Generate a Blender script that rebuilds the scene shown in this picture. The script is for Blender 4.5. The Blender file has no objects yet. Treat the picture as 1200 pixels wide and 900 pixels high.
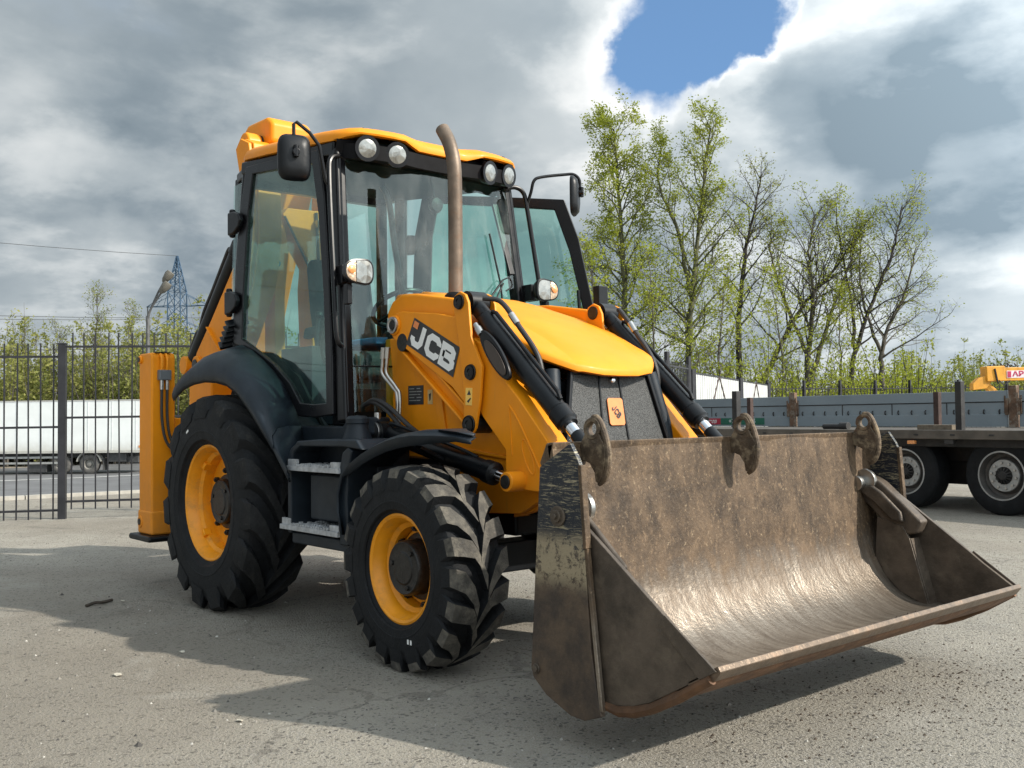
import bpy, bmesh, math, random
from mathutils import Vector, Matrix
R_ = math.radians
rnd = random.Random(7)
S = bpy.context.scene
C = S.collection

# ------------------------------------------------------------------ camera
CAM = Vector((6.292, -3.790, 1.245))
YAW, PITCH, ROLL = 2.4333, 0.0322, -0.0114
fw = Vector((math.cos(YAW)*math.cos(PITCH), math.sin(YAW)*math.cos(PITCH), math.sin(PITCH)))
rt = Vector((math.sin(YAW), -math.cos(YAW), 0.0))
up = rt.cross(fw)
rt2 = rt*math.cos(ROLL) + up*math.sin(ROLL)
up2 = -rt*math.sin(ROLL) + up*math.cos(ROLL)
cd = bpy.data.cameras.new('camera'); cam = bpy.data.objects.new('camera', cd); C.objects.link(cam)
M3 = Matrix((rt2, up2, -fw)).transposed()
cam.matrix_world = Matrix.Translation(CAM) @ M3.to_4x4()
cd.sensor_width = 36.0; cd.lens = 36.0*1168.7/1200.0
cd.clip_start = 0.05; cd.clip_end = 3000
S.camera = cam

# ------------------------------------------------------------------ sun, sky, exposure
SUN = Vector((1.24, 0.70, 1.0)).normalized()          # direction towards the sun
SUN_EL = math.asin(SUN.z)
sd = bpy.data.lights.new('sun', 'SUN'); sun = bpy.data.objects.new('sun', sd); C.objects.link(sun)
sd.energy = 3.1; sd.angle = R_(1.0); sd.color = (1.0, 0.93, 0.82)
sun.rotation_euler = (-SUN).to_track_quat('-Z', 'Y').to_euler()
S.view_settings.view_transform = 'Standard'; S.view_settings.look = 'None'
S.view_settings.exposure = 0.88; S.view_settings.gamma = 1.0

world = bpy.data.worlds.new('World'); S.world = world; world.use_nodes = True
class NT:
    """small helper to write node trees"""
    def __init__(s, nt): s.nt = nt; s.n = nt.nodes; s.l = nt.links
    def node(s, t, **kw):
        n = s.n.new(t)
        for k, v in kw.items(): setattr(n, k, v)
        return n
    def put(s, sock, v):
        if v is None: return
        if isinstance(v, bpy.types.NodeSocket): s.l.new(v, sock)
        else:
            if hasattr(sock.default_value, '__len__') and not isinstance(v, (tuple, list)): v = [v]*len(sock.default_value)
            if hasattr(sock.default_value, '__len__') and len(sock.default_value) == 4 and len(v) == 3: v = tuple(v)+(1,)
            sock.default_value = v
    def m(s, op, a, b=None, c=None, clamp=False):
        n = s.node('ShaderNodeMath', operation=op, use_clamp=clamp)
        for i, v in enumerate((a, b, c)): s.put(n.inputs[i], v) if v is not None else None
        return n.outputs[0]
    def vm(s, op, a, b=None, out=0):
        n = s.node('ShaderNodeVectorMath', operation=op); s.put(n.inputs[0], a)
        if b is not None: s.put(n.inputs[1], b)
        return n.outputs[out]
    def noise(s, vec, scale, detail=4, rough=.5, dist=0.0):
        n = s.node('ShaderNodeTexNoise'); s.put(n.inputs['Vector'], vec); n.inputs['Scale'].default_value = scale
        n.inputs['Detail'].default_value = detail; n.inputs['Roughness'].default_value = rough; n.inputs['Distortion'].default_value = dist
        return n.outputs['Fac']
    def smooth(s, x, a, b, lo=0.0, hi=1.0):
        n = s.node('ShaderNodeMapRange', interpolation_type='SMOOTHSTEP')
        s.put(n.inputs[0], x)
        for i, v in zip((1, 2, 3, 4), (a, b, lo, hi)): s.put(n.inputs[i], v)
        return n.outputs[0]
    def mix(s, f, a, b, mode='MIX'):
        n = s.node('ShaderNodeMix', data_type='RGBA', blend_type=mode)
        s.put(n.inputs[0], f); s.put(n.inputs[6], a); s.put(n.inputs[7], b)
        return n.outputs[2]
    def ramp(s, f, stops):
        n = s.node('ShaderNodeValToRGB'); s.put(n.inputs[0], f); e = n.color_ramp.elements
        while len(e) < len(stops): e.new(0.5)
        for el, (p, c) in zip(e, stops): el.position = p; el.color = tuple(c)+(1,) if len(c) == 3 else c
        return n.outputs[0]

def build_world():
    t = NT(world.node_tree); t.n.clear()
    out = t.node('ShaderNodeOutputWorld'); bg = t.node('ShaderNodeBackground'); bg.inputs['Strength'].default_value = 0.10
    sky = t.node('ShaderNodeTexSky', sky_type='NISHITA'); sky.sun_disc = False
    sky.sun_elevation = SUN_EL; sky.sun_rotation = math.atan2(SUN.x, SUN.y); sky.altitude = 150; sky.air_density = 1.0; sky.dust_density = 1.2
    d = t.vm('NORMALIZE', t.node('ShaderNodeTexCoord').outputs['Generated'])
    sep = t.node('ShaderNodeSeparateXYZ'); t.put(sep.inputs[0], d)
    z = t.m('MAXIMUM', sep.outputs[2], 0.0)
    k = t.m('DIVIDE', 1.0, t.m('ADD', z, 0.30))
    comb = t.node('ShaderNodeCombineXYZ')
    t.put(comb.inputs[0], t.m('MULTIPLY', sep.outputs[0], k)); t.put(comb.inputs[1], t.m('MULTIPLY', sep.outputs[1], k)); t.put(comb.inputs[2], t.m('ADD', t.m('MULTIPLY', z, 1.2), 5.3))
    p = comb.outputs[0]
    # the same cloud field seen a little nearer to the sun gives the lit edges
    sp = t.vm('ADD', p, (SUN.x*0.22, SUN.y*0.22, 0.10))
    n1 = t.noise(p, 1.35, 8, .52, .15); n2 = t.noise(sp, 1.35, 8, .52, .15)
    big = t.noise(p, 0.65, 2, .5)
    fine = t.noise(p, 4.5, 6, .58, .2); n3 = t.noise(t.vm('ADD', p, (4.1, 7.7, 0)), 2.3, 9, .55, .12)
    nw = t.node('ShaderNodeTexNoise'); t.put(nw.inputs['Vector'], d); nw.inputs['Scale'].default_value = 7.0; nw.inputs['Detail'].default_value = 7; nw.inputs['Roughness'].default_value = .55
    dw = t.vm('NORMALIZE', t.vm('ADD', d, t.vm('MULTIPLY', t.vm('SUBTRACT', nw.outputs['Color'], (.5, .5, .5)), (.17, .17, .17))))   # ragged outlines
    def blob(px, py, rad_in, rad_out):
        v = (fw + rt2*((px-600)/1168.7) - up2*((py-450)/1168.7)).normalized()
        dot = t.vm('DOT_PRODUCT', dw, tuple(v), out=1)
        return t.smooth(dot, math.cos(R_(rad_out)), math.cos(R_(rad_in)))
    hole = t.m('ADD', blob(785, 5, 0.2, 5.2), t.m('MULTIPLY', blob(765, 80, 0.1, 4.0), 0.75))
    hole = t.m('ADD', hole, t.m('MULTIPLY', blob(865, -5, 0.1, 3.0), 0.75))
    hole = t.m('ADD', hole, t.m('MULTIPLY', blob(480, -420, 1, 11), 0.8))
    dens = t.m('ADD', t.m('MULTIPLY', n1, 1.0), t.m('MULTIPLY', big, 0.35))
    dens = t.m('SUBTRACT', t.m('ADD', dens, .14), t.m('MULTIPLY', t.m('ADD', hole, t.m('MULTIPLY', t.m('MULTIPLY', hole, 2.4), t.m('SUBTRACT', t.m('ADD', t.m('MULTIPLY', fine, .4), t.m('MULTIPLY', n3, .6)), .5))), 0.46))
    cover = t.smooth(dens, 0.34, 0.60)
    edge = t.m('SUBTRACT', n1, n2)                         # > 0 on the side turned to the sun
    lit = t.smooth(t.m('ADD', edge, t.m('MULTIPLY', t.m('SUBTRACT', fine, .5), 0.07)), -0.10, 0.15)
    thick = t.smooth(dens, 0.62, 1.05)
    rim = t.smooth(dens, 0.50, 0.66, 1.0, 0.0)             # thin rims let the light through
    b = t.m('ADD', t.m('MULTIPLY', lit, 0.40), 0.31)
    b = t.m('ADD', b, t.m('MULTIPLY', t.smooth(n3, .46, .57), .20))
    b = t.m('ADD', b, t.m('MULTIPLY', rim, 0.20))
    b = t.m('SUBTRACT', b, t.m('MULTIPLY', thick, 0.14))
    low = t.smooth(z, 0.0, 0.18, 1.0, 0.0)                 # thin, pale cloud towards the horizon
    b = t.m('ADD', b, t.m('MULTIPLY', low, 0.12))
    for (px, py, r0, r1, a) in ((60, 255, 0, 11, -.15), (230, 215, 0, 10, -.12), (330, 300, 0, 7, -.08), (1050, 190, 0, 10, -.28), (1190, 140, 0, 9, -.28), (1180, 300, 0, 8, -.08), (930, 110, 0, 5, -.08),
                                (610, 60, 0, 11, .14), (985, 40, 0, 4.5, .14), (850, 60, 0, 3, .15), (720, 60, 0, 3, .15), (640, 200, 0, 8, .10), (80, 335, 0, 6, .20), (200, 330, 0, 5, .14), (1130, 340, 0, 10, .10),
                                (930, 170, 0, 4, .20), (680, 130, 0, 6, .10), (300, 20, 0, 9, -.06), (30, 150, 0, 5, .16)):
        b = t.m('ADD', b, t.m('MULTIPLY', blob(px, py, r0, r1), a))
    b = t.m('ADD', b, t.m('MULTIPLY', t.m('SUBTRACT', fine, .5), 0.12))
    cc = t.ramp(b, [(0.08, (1.02, 1.33, 1.58)), (0.30, (1.56, 1.88, 2.12)), (0.52, (2.32, 2.62, 2.80)), (0.74, (3.5, 3.72, 3.80)), (0.98, (5.0, 5.05, 5.0))])
    fill_glow = t.smooth(t.vm('DOT_PRODUCT', d, tuple(SUN), out=1), -0.20, 1.0, 1.0, 3.8)   # clouds brightened towards the sun, added as fill for the shaded sides
    cc = t.vm('MULTIPLY', cc, t.vm('MULTIPLY', fill_glow, (1, 1, 1)))
    blue = t.mix(0.45, t.vm('MULTIPLY', sky.outputs[0], (0.45, 0.62, 0.85)), (1.35, 2.45, 3.9))
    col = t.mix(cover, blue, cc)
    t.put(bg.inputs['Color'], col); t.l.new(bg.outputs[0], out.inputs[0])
build_world()

# ------------------------------------------------------------------ materials
MATS = {}
def pmat(name, base, rough=.5, metal=0.0, var=.12, scale=6.0, bump=0.0, bscale=60.0, coat=0.0, extra=None, spec=None):
    """Principled material whose colour varies with noise; extra(t, col) may return a new colour socket"""
    if name in MATS: return MATS[name]
    m = bpy.data.materials.new(name); m.use_nodes = True; t = NT(m.node_tree)
    b = t.n['Principled BSDF']
    co = t.node('ShaderNodeTexCoord').outputs['Object']
    nz = t.noise(co, scale, 5, .6)
    dark = tuple(c*(1-var) for c in base); lite = tuple(min(1, c*(1+var)) for c in base)
    col = t.mix(t.smooth(nz, .3, .7), dark, lite)
    rg = t.m('ADD', t.m('MULTIPLY', t.m('SUBTRACT', t.noise(co, scale*2.3, 4, .6), .5), .25), rough, clamp=True)
    if extra: 
        r = extra(t, col, co, rg)
        if isinstance(r, tuple) and len(r) == 3: col, rg, metal = r
        elif isinstance(r, tuple): col, rg = r
        else: col = r
    t.put(b.inputs['Base Color'], col); t.put(b.inputs['Roughness'], rg); t.put(b.inputs['Metallic'], metal)
    if coat: b.inputs['Coat Weight'].default_value = coat; b.inputs['Coat Roughness'].default_value = .12
    if spec is not None: b.inputs['Specular IOR Level'].default_value = spec
    if bump:
        bn = t.node('ShaderNodeBump'); bn.inputs['Strength'].default_value = bump; bn.inputs['Distance'].default_value = .01
        t.put(bn.inputs['Height'], t.noise(co, bscale, 4, .65)); t.l.new(bn.outputs[0], b.inputs['Normal'])
    MATS[name] = m
    return m
def dusty(amount, dust=(.30, .25, .18), sc=9.0, lo=.5, hi=.75):
    def f(t, col, co, rg):
        k = t.m('MULTIPLY', t.smooth(t.noise(co, sc, 7, .68), lo, hi), amount)
        return t.mix(k, col, dust), t.m('ADD', rg, t.m('MULTIPLY', k, .3), clamp=True)
    return f
def yellow_wear(t, col, co, rg):
    g = t.smooth(t.noise(co, 22.0, 8, .75), .66, .80)             # small chips
    s = t.node('ShaderNodeMapping'); s.inputs['Scale'].default_value = (9, 9, 1.2); t.put(s.inputs[0], co)
    st = t.smooth(t.noise(s.outputs[0], 3.0, 6, .7), .55, .85)      # run-off streaks
    sep = t.node('ShaderNodeSeparateXYZ'); t.put(sep.inputs[0], co)
    low = t.smooth(t.m('ADD', sep.outputs[2], t.m('MULTIPLY', t.noise(co, 5, 5, .7), .5)), .55, 1.35, .55, 0)
    c = t.mix(t.m('MULTIPLY', st, .50), col, (.40, .19, .03))
    c = t.mix(t.m('MULTIPLY', low, t.noise(co, 14, 6, .7)), c, (.20, .14, .08))
    return t.mix(t.m('MULTIPLY', g, .45), c, (.20, .10, .03)), t.m('ADD', rg, t.m('MULTIPLY', low, .3), clamp=True)
M_YEL = pmat('yellow_paint', (.78, .262, .003), .50, 0, .07, 3.0, .03, 90, .03, yellow_wear, .3)
M_YELR = pmat('yellow_rim_paint', (.80, .30, .004), .45, 0, .10, 5.0, .06, 60, 0, dusty(.55, (.24, .15, .06), 12, .45, .8))
M_NAVY = pmat('charcoal_plastic', (.010, .0155, .022), .50, 0, .25, 5.0, .10, 220, 0, dusty(.24, (.12, .115, .105), 7, .54, .9), .32)
M_BLACK = pmat('black_paint', (.004, .005, .0065), .40, 0, .3, 6.0, .05, 80, 0, dusty(.16, (.09, .08, .07), 10, .58, .85), .3)
M_BLK2 = pmat('black_satin', (.004, .004, .005), .30, 0, .2, 6.0, spec=.3)
M_MATT = pmat('black_matt', (.004, .004, .005), .75, 0, .2, 6.0, spec=.2)
M_RUB = pmat('tyre_rubber', (.0065, .0075, .009), .72, 0, .3, 9.0, .35, 70, 0, dusty(.30, (.075, .070, .060), 8, .54, .9), .3)
M_RUBT = pmat('tyre_tread_dust', (.060, .055, .047), .85, 0, .35, 12.0, .6, 60, 0, dusty(.7, (.20, .18, .145), 16, .40, .72))
M_RUBR = pmat('tyre_tread_worn', (.013, .0135, .014), .78, 0, .35, 12.0, .6, 60, 0, dusty(.45, (.10, .09, .075), 13, .52, .82), .3)
M_STEEL = pmat('bare_steel', (.45, .44, .42), .32, 1.0, .12, 12.0, .08, 80)
M_CHROME = pmat('chrome_rod', (.72, .72, .74), .10, 1.0, .04, 5.0)
M_ALU = pmat('aluminium_tread', (.42, .43, .44), .55, .35, .25, 20.0, .6, 120, 0, dusty(.5, (.20, .18, .15), 12))
M_EXH = pmat('exhaust_rusty_steel', (.15, .112, .082), .5, .45, .25, 9.0, .12, 60, 0, dusty(.5, (.16, .075, .035), 16, .5, .75))
M_HOSE = pmat('hydraulic_hose', (.018, .017, .017), .5, 0, .2, 20.0, .15, 200)
M_PIN = pmat('greasy_pin', (.02, .019, .018), .38, .4, .4, 30.0, .2, 90)
M_WHITE = pmat('white_lettering', (.78, .78, .76), .5, 0, .04, 10)
M_DECAL = pmat('black_decal', (.022, .022, .024), .4, 0, .1, 10)
M_ORANGE = pmat('orange_badge', (.75, .24, .07), .45, 0, .08, 14)
M_AMBER = pmat('amber_lens', (.75, .30, .10), .2, 0, .25, 60, .3, 160, .6)
M_SEAT = pmat('seat_fabric', (.030, .032, .036), .9, 0, .2, 30, .3, 250)
M_BLUE = pmat('blue_cloth', (.05, .16, .34), .9, 0, .3, 12, .4, 40)
def grille_x(t, col, co, rg):
    b = t.node('ShaderNodeTexBrick'); t.put(b.inputs['Vector'], t.vm('MULTIPLY', co, (0, 1, 1)))
    w = t.node('ShaderNodeTexVoronoi', feature='F1'); t.put(w.inputs['Vector'], co); w.inputs['Scale'].default_value = 150
    return t.mix(t.smooth(w.outputs['Distance'], .15, .6), (.012, .013, .014), t.mix(t.noise(co, 4, 6, .7), (.055, .057, .058), (.12, .12, .115)))
M_GRILLE = pmat('grille_mesh', (.05, .05, .05), .55, .2, .2, 5, .7, 150, 0, grille_x)
def lens_mat():
    m = bpy.data.materials.new('lamp_lens'); m.use_nodes = True; t = NT(m.node_tree); b = t.n['Principled BSDF']
    co = t.node('ShaderNodeTexCoord').outputs['Object']
    t.put(b.inputs['Base Color'], t.mix(t.noise(co, 30, 3, .5), (.20, .195, .175), (.42, .42, .39)))
    b.inputs['Metallic'].default_value = .75; b.inputs['Roughness'].default_value = .22
    b.inputs['Coat Weight'].default_value = 1.0; b.inputs['Coat Roughness'].default_value = .03
    bn = t.node('ShaderNodeBump'); bn.inputs['Strength'].default_value = .35; bn.inputs['Distance'].default_value = .01
    v = t.node('ShaderNodeTexVoronoi', feature='F1'); t.put(v.inputs['Vector'], co); v.inputs['Scale'].default_value = 22
    t.put(bn.inputs['Height'], v.outputs['Distance']); t.l.new(bn.outputs[0], b.inputs['Normal'])
    return m
M_LENS = lens_mat()
def glass_mat(name, tint, dirt=.10, refl=1.0):
    m = bpy.data.materials.new(name); m.use_nodes = True; t = NT(m.node_tree); t.n.remove(t.n['Principled BSDF'])
    out = t.n['Material Output']
    tr = t.node('ShaderNodeBsdfTransparent'); tr.inputs[0].default_value = tint+(1,)
    gl = t.node('ShaderNodeBsdfGlossy'); gl.inputs['Color'].default_value = (.92, 1, .98, 1); gl.inputs['Roughness'].default_value = .015
    df = t.node('ShaderNodeBsdfDiffuse'); df.inputs[0].default_value = (.55, .57, .53, 1)
    ge = t.node('ShaderNodeNewGeometry'); cs = t.m('ABSOLUTE', t.vm('DOT_PRODUCT', ge.outputs['Incoming'], ge.outputs['Normal'], out=1))
    fr = t.m('ADD', .04, t.m('MULTIPLY', .96, t.m('POWER', t.m('SUBTRACT', 1.0, cs, clamp=True), 5.0)))
    co = t.node('ShaderNodeTexCoord').outputs['Object']
    s = t.node('ShaderNodeMapping'); s.inputs['Scale'].default_value = (3, 3, 1.3); s.inputs['Rotation'].default_value = (.25, .2, 0); t.put(s.inputs[0], co)
    dk = t.m('MULTIPLY', t.smooth(t.noise(s.outputs[0], 2.2, 7, .65, .6), .42, .8), dirt)     # dust and rain streaks
    m1 = t.node('ShaderNodeMixShader'); t.put(m1.inputs[0], t.m('MULTIPLY', t.m('MULTIPLY', fr, 1.8), refl, clamp=True))
    t.l.new(tr.outputs[0], m1.inputs[1]); t.l.new(gl.outputs[0], m1.inputs[2])
    m2 = t.node('ShaderNodeMixShader'); t.put(m2.inputs[0], dk); t.l.new(m1.outputs[0], m2.inputs[1]); t.l.new(df.outputs[0], m2.inputs[2])
    t.l.new(m2.outputs[0], out.inputs[0])
    return m
M_GLASS = glass_mat('green_tinted_glass', (.66, .92, .84), .09)
M_GLASSD = glass_mat('door_glass', (.72, .90, .85), .05, .8)
M_GLASSR = glass_mat('rear_glass', (.88, .955, .93), .03, .6)
def bucket_x(t, col, co, rg):
    sep = t.node('ShaderNodeSeparateXYZ'); t.put(sep.inputs[0], co)
    s = t.node('ShaderNodeMapping'); s.inputs['Scale'].default_value = (1.4, 1.4, .80); t.put(s.inputs[0], co)
    n1 = t.noise(s.outputs[0], 6, 9, .74, .25); n2 = t.noise(s.outputs[0], 34, 8, .75, .3); n3 = t.noise(co, 55, 5, .7)
    c = t.mix(t.smooth(n1, .30, .68), (.032, .021, .013), (.122, .080, .047))
    c = t.mix(t.m('MULTIPLY', t.smooth(n2, .52, .72), .75), c, (.245, .165, .098))     # dry clay smears
    c = t.mix(t.m('MULTIPLY', t.smooth(n3, .58, .72), .7), c, (.36, .27, .17))
    n4 = t.noise(co, 2.6, 6, .65); c = t.mix(t.m('MULTIPLY', t.smooth(n4, .50, .68), .50), c, (.020, .014, .010))     # dark damp rust
    # polished by the soil along floor and lower back
    pol = t.smooth(t.m('ADD', sep.outputs[2], t.m('MULTIPLY', t.m('SUBTRACT', n1, .5), .50)), .36, .66, 1.0, 0.0)
    sc = t.node('ShaderNodeMapping'); sc.inputs['Scale'].default_value = (1.2, 7.0, 1.0); t.put(sc.inputs[0], co)
    st = t.noise(sc.outputs[0], 4, 8, .7, .2)
    c = t.mix(t.m('MULTIPLY', pol, .85), c, t.mix(t.smooth(st, .3, .7), (.135, .108, .084), (.33, .285, .235)))
    return c, t.m('SUBTRACT', .66, t.m('MULTIPLY', pol, t.m('ADD', t.m('MULTIPLY', st, .30), .14)), clamp=True), t.m('ADD', .08, t.m('MULTIPLY', pol, .62))
M_BKT = pmat('bucket_worn_steel', (.1, .07, .05), .55, .12, .2, 6, .45, 60, 0, bucket_x, .35)
def bside_x(t, col, co, rg):
    sep = t.node('ShaderNodeSeparateXYZ'); t.put(sep.inputs[0], co)
    n1 = t.noise(co, 7, 7, .7); n2 = t.noise(co, 26, 7, .75, .5)
    rust = t.mix(t.smooth(n1, .35, .68), (.040, .030, .024), (.105, .072, .046))
    hi = t.smooth(t.m('ADD', sep.outputs[2], t.m('MULTIPLY', t.m('SUBTRACT', n1, .5), .35)), .66, .80)
    paint = t.mix(.0, (.008, .012, .020), (0, 0, 0))
    mp = t.node('ShaderNodeMapping'); mp.inputs['Rotation'].default_value = (0, .75, 0); mp.inputs['Scale'].default_value = (2, 2, 14); t.put(mp.inputs[0], co)
    scr = t.smooth(t.noise(mp.outputs[0], 5.5, 7, .74, 1.6), .545, .60)     # scratches and chips through the black paint
    mq = t.node('ShaderNodeMapping'); mq.inputs['Rotation'].default_value = (0, -1.1, 0); mq.inputs['Scale'].default_value = (2, 2, 16); t.put(mq.inputs[0], co)
    scr = t.m('MAXIMUM', t.m('MULTIPLY', scr, .6), t.smooth(t.noise(mq.outputs[0], 3.7, 7, .74, 1.6), .56, .615))
    top = t.mix(t.m('MULTIPLY', scr, .8), paint, (.36, .31, .20))
    c = t.mix(hi, rust, top)
    band = t.m('MULTIPLY', t.smooth(sep.outputs[2], .56, .66), t.smooth(sep.outputs[2], .74, .82, 1, 0))
    mud = t.m('MULTIPLY', t.smooth(n2, .38, .50), band)
    c = t.mix(t.m('MULTIPLY', mud, .95), c, (.31, .255, .165))
    return c, t.m('SUBTRACT', .66, t.m('MULTIPLY', hi, .25))
M_BSIDE = pmat('bucket_side_worn_paint', (.05, .04, .03), .6, .15, .2, 6, .35, 45, 0, bside_x)
M_RUST = pmat('rusty_edge', (.14, .070, .034), .6, .35, .35, 9, .5, 40, 0, dusty(.7, (.10, .06, .04), 11, .4, .75))
M_EDGE = pmat('ground_bright_edge', (.17, .125, .09), .38, .6, .2, 14, .3, 40, 0, dusty(.5, (.22, .13, .08), 14))
M_CLAM = pmat('bucket_clam_steel', (.085, .066, .050), .5, .4, .4, 6, .35, 40, 0, dusty(.55, (.20, .16, .115), 8, .5, .8))
M_HOOK = pmat('hook_rust', (.085, .058, .036), .6, .2, .4, 12, .5, 50, 0, dusty(.75, (.27, .205, .13), 22, .46, .66))
M_SOIL = pmat('dark_soil', (.035, .024, .016), .95, 0, .5, 30, .6, 60)

# ------------------------------------------------------------------ mesh builder
class MB:
    def __init__(s): s.v = []; s.f = []; s.fm = []; s.mi = 0
    def add(s, vs, fs):
        o = len(s.v); s.v += [tuple(v) for v in vs]
        for f in fs: s.f.append(tuple(i+o for i in f)); s.fm.append(s.mi)
        return s
    def box(s, x0, x1, y0, y1, z0, z1):
        return s.add([(x, y, z) for x in (x0, x1) for y in (y0, y1) for z in (z0, z1)],
                     [(0, 1, 3, 2), (4, 6, 7, 5), (0, 4, 5, 1), (2, 3, 7, 6), (0, 2, 6, 4), (1, 5, 7, 3)])
    def bar(s, p0, p1, w, h, upv=(0, 0, 1), w1=None, h1=None):
        p0 = Vector(p0); p1 = Vector(p1); d = (p1-p0).normalized(); u = Vector(upv)
        a = d.cross(u).normalized(); b = a.cross(d).normalized(); vs = []
        for p, ww, hh in ((p0, w, h), (p1, w1 or w, h1 or h)):
            for i, j in ((-1, -1), (1, -1), (1, 1), (-1, 1)): vs.append(p+a*(i*ww/2)+b*(j*hh/2))
        return s.add(vs, [(0, 1, 2, 3), (7, 6, 5, 4), (0, 4, 5, 1), (1, 5, 6, 2), (2, 6, 7, 3), (3, 7, 4, 0)])
    def prism(s, poly, y0, y1):
        """polygon of (x, z) extruded along y"""
        n = len(poly)
        return s.add([(x, y0, z) for x, z in poly]+[(x, y1, z) for x, z in poly],
                     [tuple(range(n)), tuple(range(2*n-1, n-1, -1))]+[(i, (i+1) % n, n+(i+1) % n, n+i) for i in range(n)])
    def slab(s, pts, off):
        """3-D polygon thickened by the vector off"""
        n = len(pts); o = Vector(off)
        return s.add([tuple(p) for p in pts]+[tuple(Vector(p)+o) for p in pts],
                     [tuple(range(n)), tuple(range(2*n-1, n-1, -1))]+[(i, (i+1) % n, n+(i+1) % n, n+i) for i in range(n)])
    def ring(s, outer, inner, off):
        n = len(outer); o = Vector(off)
        vs = [tuple(p) for p in outer]+[tuple(p) for p in inner]+[tuple(Vector(p)+o) for p in outer]+[tuple(Vector(p)+o) for p in inner]
        fs = []
        for i in range(n):
            j = (i+1) % n
            fs += [(i, j, n+j, n+i), (2*n+i, 3*n+i, 3*n+j, 2*n+j), (i, 2*n+i, 2*n+j, j), (n+i, n+j, 3*n+j, 3*n+i)]
        return s.add(vs, fs)
    def tube(s, pts, r, n=10, cap=True):
        pts = [Vector(p) for p in pts]; m = len(pts)
        rs = r if isinstance(r, (list, tuple)) else [r]*m
        t0 = (pts[1]-pts[0]).normalized(); ref = Vector((0, 0, 1)) if abs(t0.z) < .9 else Vector((1, 0, 0))
        a = t0.cross(ref).normalized(); vs = []
        for i in range(m):
            t = (pts[min(i+1, m-1)]-pts[max(i-1, 0)]).normalized()
            a = (a-t*a.dot(t)).normalized(); b = t.cross(a)
            for k in range(n):
                an = 2*math.pi*k/n; vs.append(pts[i]+(a*math.cos(an)+b*math.sin(an))*rs[i])
        fs = [(i*n+k, i*n+(k+1) % n, (i+1)*n+(k+1) % n, (i+1)*n+k) for i in range(m-1) for k in range(n)]
        if cap: fs += [tuple(range(n-1, -1, -1)), tuple(range((m-1)*n, m*n))]
        return s.add(vs, fs)
    def cyl(s, p0, p1, r0, r1=None, n=20): return s.tube([p0, p1], [r0, r1 if r1 is not None else r0], n)
    def lathe(s, prof, c=(0, 0, 0), n=48, axis='y', close=False):
        vs = []; m = len(prof)
        for k in range(n):
            a = 2*math.pi*k/n; ca, sa = math.cos(a), math.sin(a)
            for r, h in prof:
                if axis == 'y': vs.append((c[0]+r*ca, c[1]+h, c[2]+r*sa))
                elif axis == 'z': vs.append((c[0]+r*ca, c[1]+r*sa, c[2]+h))
                else: vs.append((c[0]+h, c[1]+r*ca, c[2]+r*sa))
        fs = []
        for k in range(n):
            k2 = (k+1) % n
            for i in range(m if close else m-1):
                j = (i+1) % m; fs.append((k*m+i, k*m+j, k2*m+j, k2*m+i))
        return s.add(vs, fs)
    def grid(s, rows):
        m = len(rows); n = len(rows[0])
        return s.add([p for r in rows for p in r], [(i*n+j, i*n+j+1, (i+1)*n+j+1, (i+1)*n+j) for i in range(m-1) for j in range(n-1)])
    def build(s, name, mat, parent=None, bevel=0.0, ang=35, solid=0.0, seg=2, recalc=True, flat=False):
        me = bpy.data.meshes.new(name); me.from_pydata(s.v, [], s.f)
        mats = mat if isinstance(mat, (list, tuple)) else [mat]
        for m in mats: me.materials.append(m)
        if len(mats) > 1: me.polygons.foreach_set('material_index', s.fm)
        if recalc:
            bm = bmesh.new(); bm.from_mesh(me); bmesh.ops.recalc_face_normals(bm, faces=bm.faces); bm.to_mesh(me); bm.free()
        if not flat:
            me.polygons.foreach_set('use_smooth', [True]*len(me.polygons)); me.set_sharp_from_angle(angle=R_(ang))
        me.update()
        o = bpy.data.objects.new(name, me); C.objects.link(o)
        if parent: o.parent = parent
        if solid: md = o.modifiers.new('solid', 'SOLIDIFY'); md.thickness = solid; md.offset = 0
        if bevel:
            md = o.modifiers.new('bevel', 'BEVEL'); md.width = bevel; md.segments = seg; md.limit_method = 'ANGLE'; md.angle_limit = R_(32); md.harden_normals = True
        return o
def empty(name, loc=(0, 0, 0), parent=None):
    o = bpy.data.objects.new(name, None); C.objects.link(o); o.location = loc; o.empty_display_size = .2
    if parent: o.parent = parent
    return o
def tag(o, label=None, cat=None, group=None, kind=None):
    if label: o['label'] = label
    if cat: o['category'] = cat
    if group: o['group'] = group
    if kind: o['kind'] = kind
    return o
def copy_tree(o, parent=None):
    c = o.copy(); C.objects.link(c); c.parent = parent
    for ch in [x for x in o.children]: copy_tree(ch, c)
    return c
def arc(c, r, a0, a1, n): return [(c[0]+r*math.cos(R_(a0+(a1-a0)*i/n)), c[1]+r*math.sin(R_(a0+(a1-a0)*i/n))) for i in range(n+1)]
def sm(a, b, x):
    t = max(0., min(1., (x-a)/(b-a))); return t*t*(3-2*t)
def spline(pts, k=6):
    """Catmull-Rom through pts"""
    P = [Vector(p) for p in pts]; P = [P[0]*2-P[1]]+P+[P[-1]*2-P[-2]]; out = []
    for i in range(1, len(P)-2):
        for j in range(k):
            t = j/k; a, b, c, d = P[i-1:i+3]
            out.append(.5*((2*b)+(c-a)*t+(2*a-5*b+4*c-d)*t*t+(3*b-a-3*c+d)*t*t*t))
    return out+[P[-2]]

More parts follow.
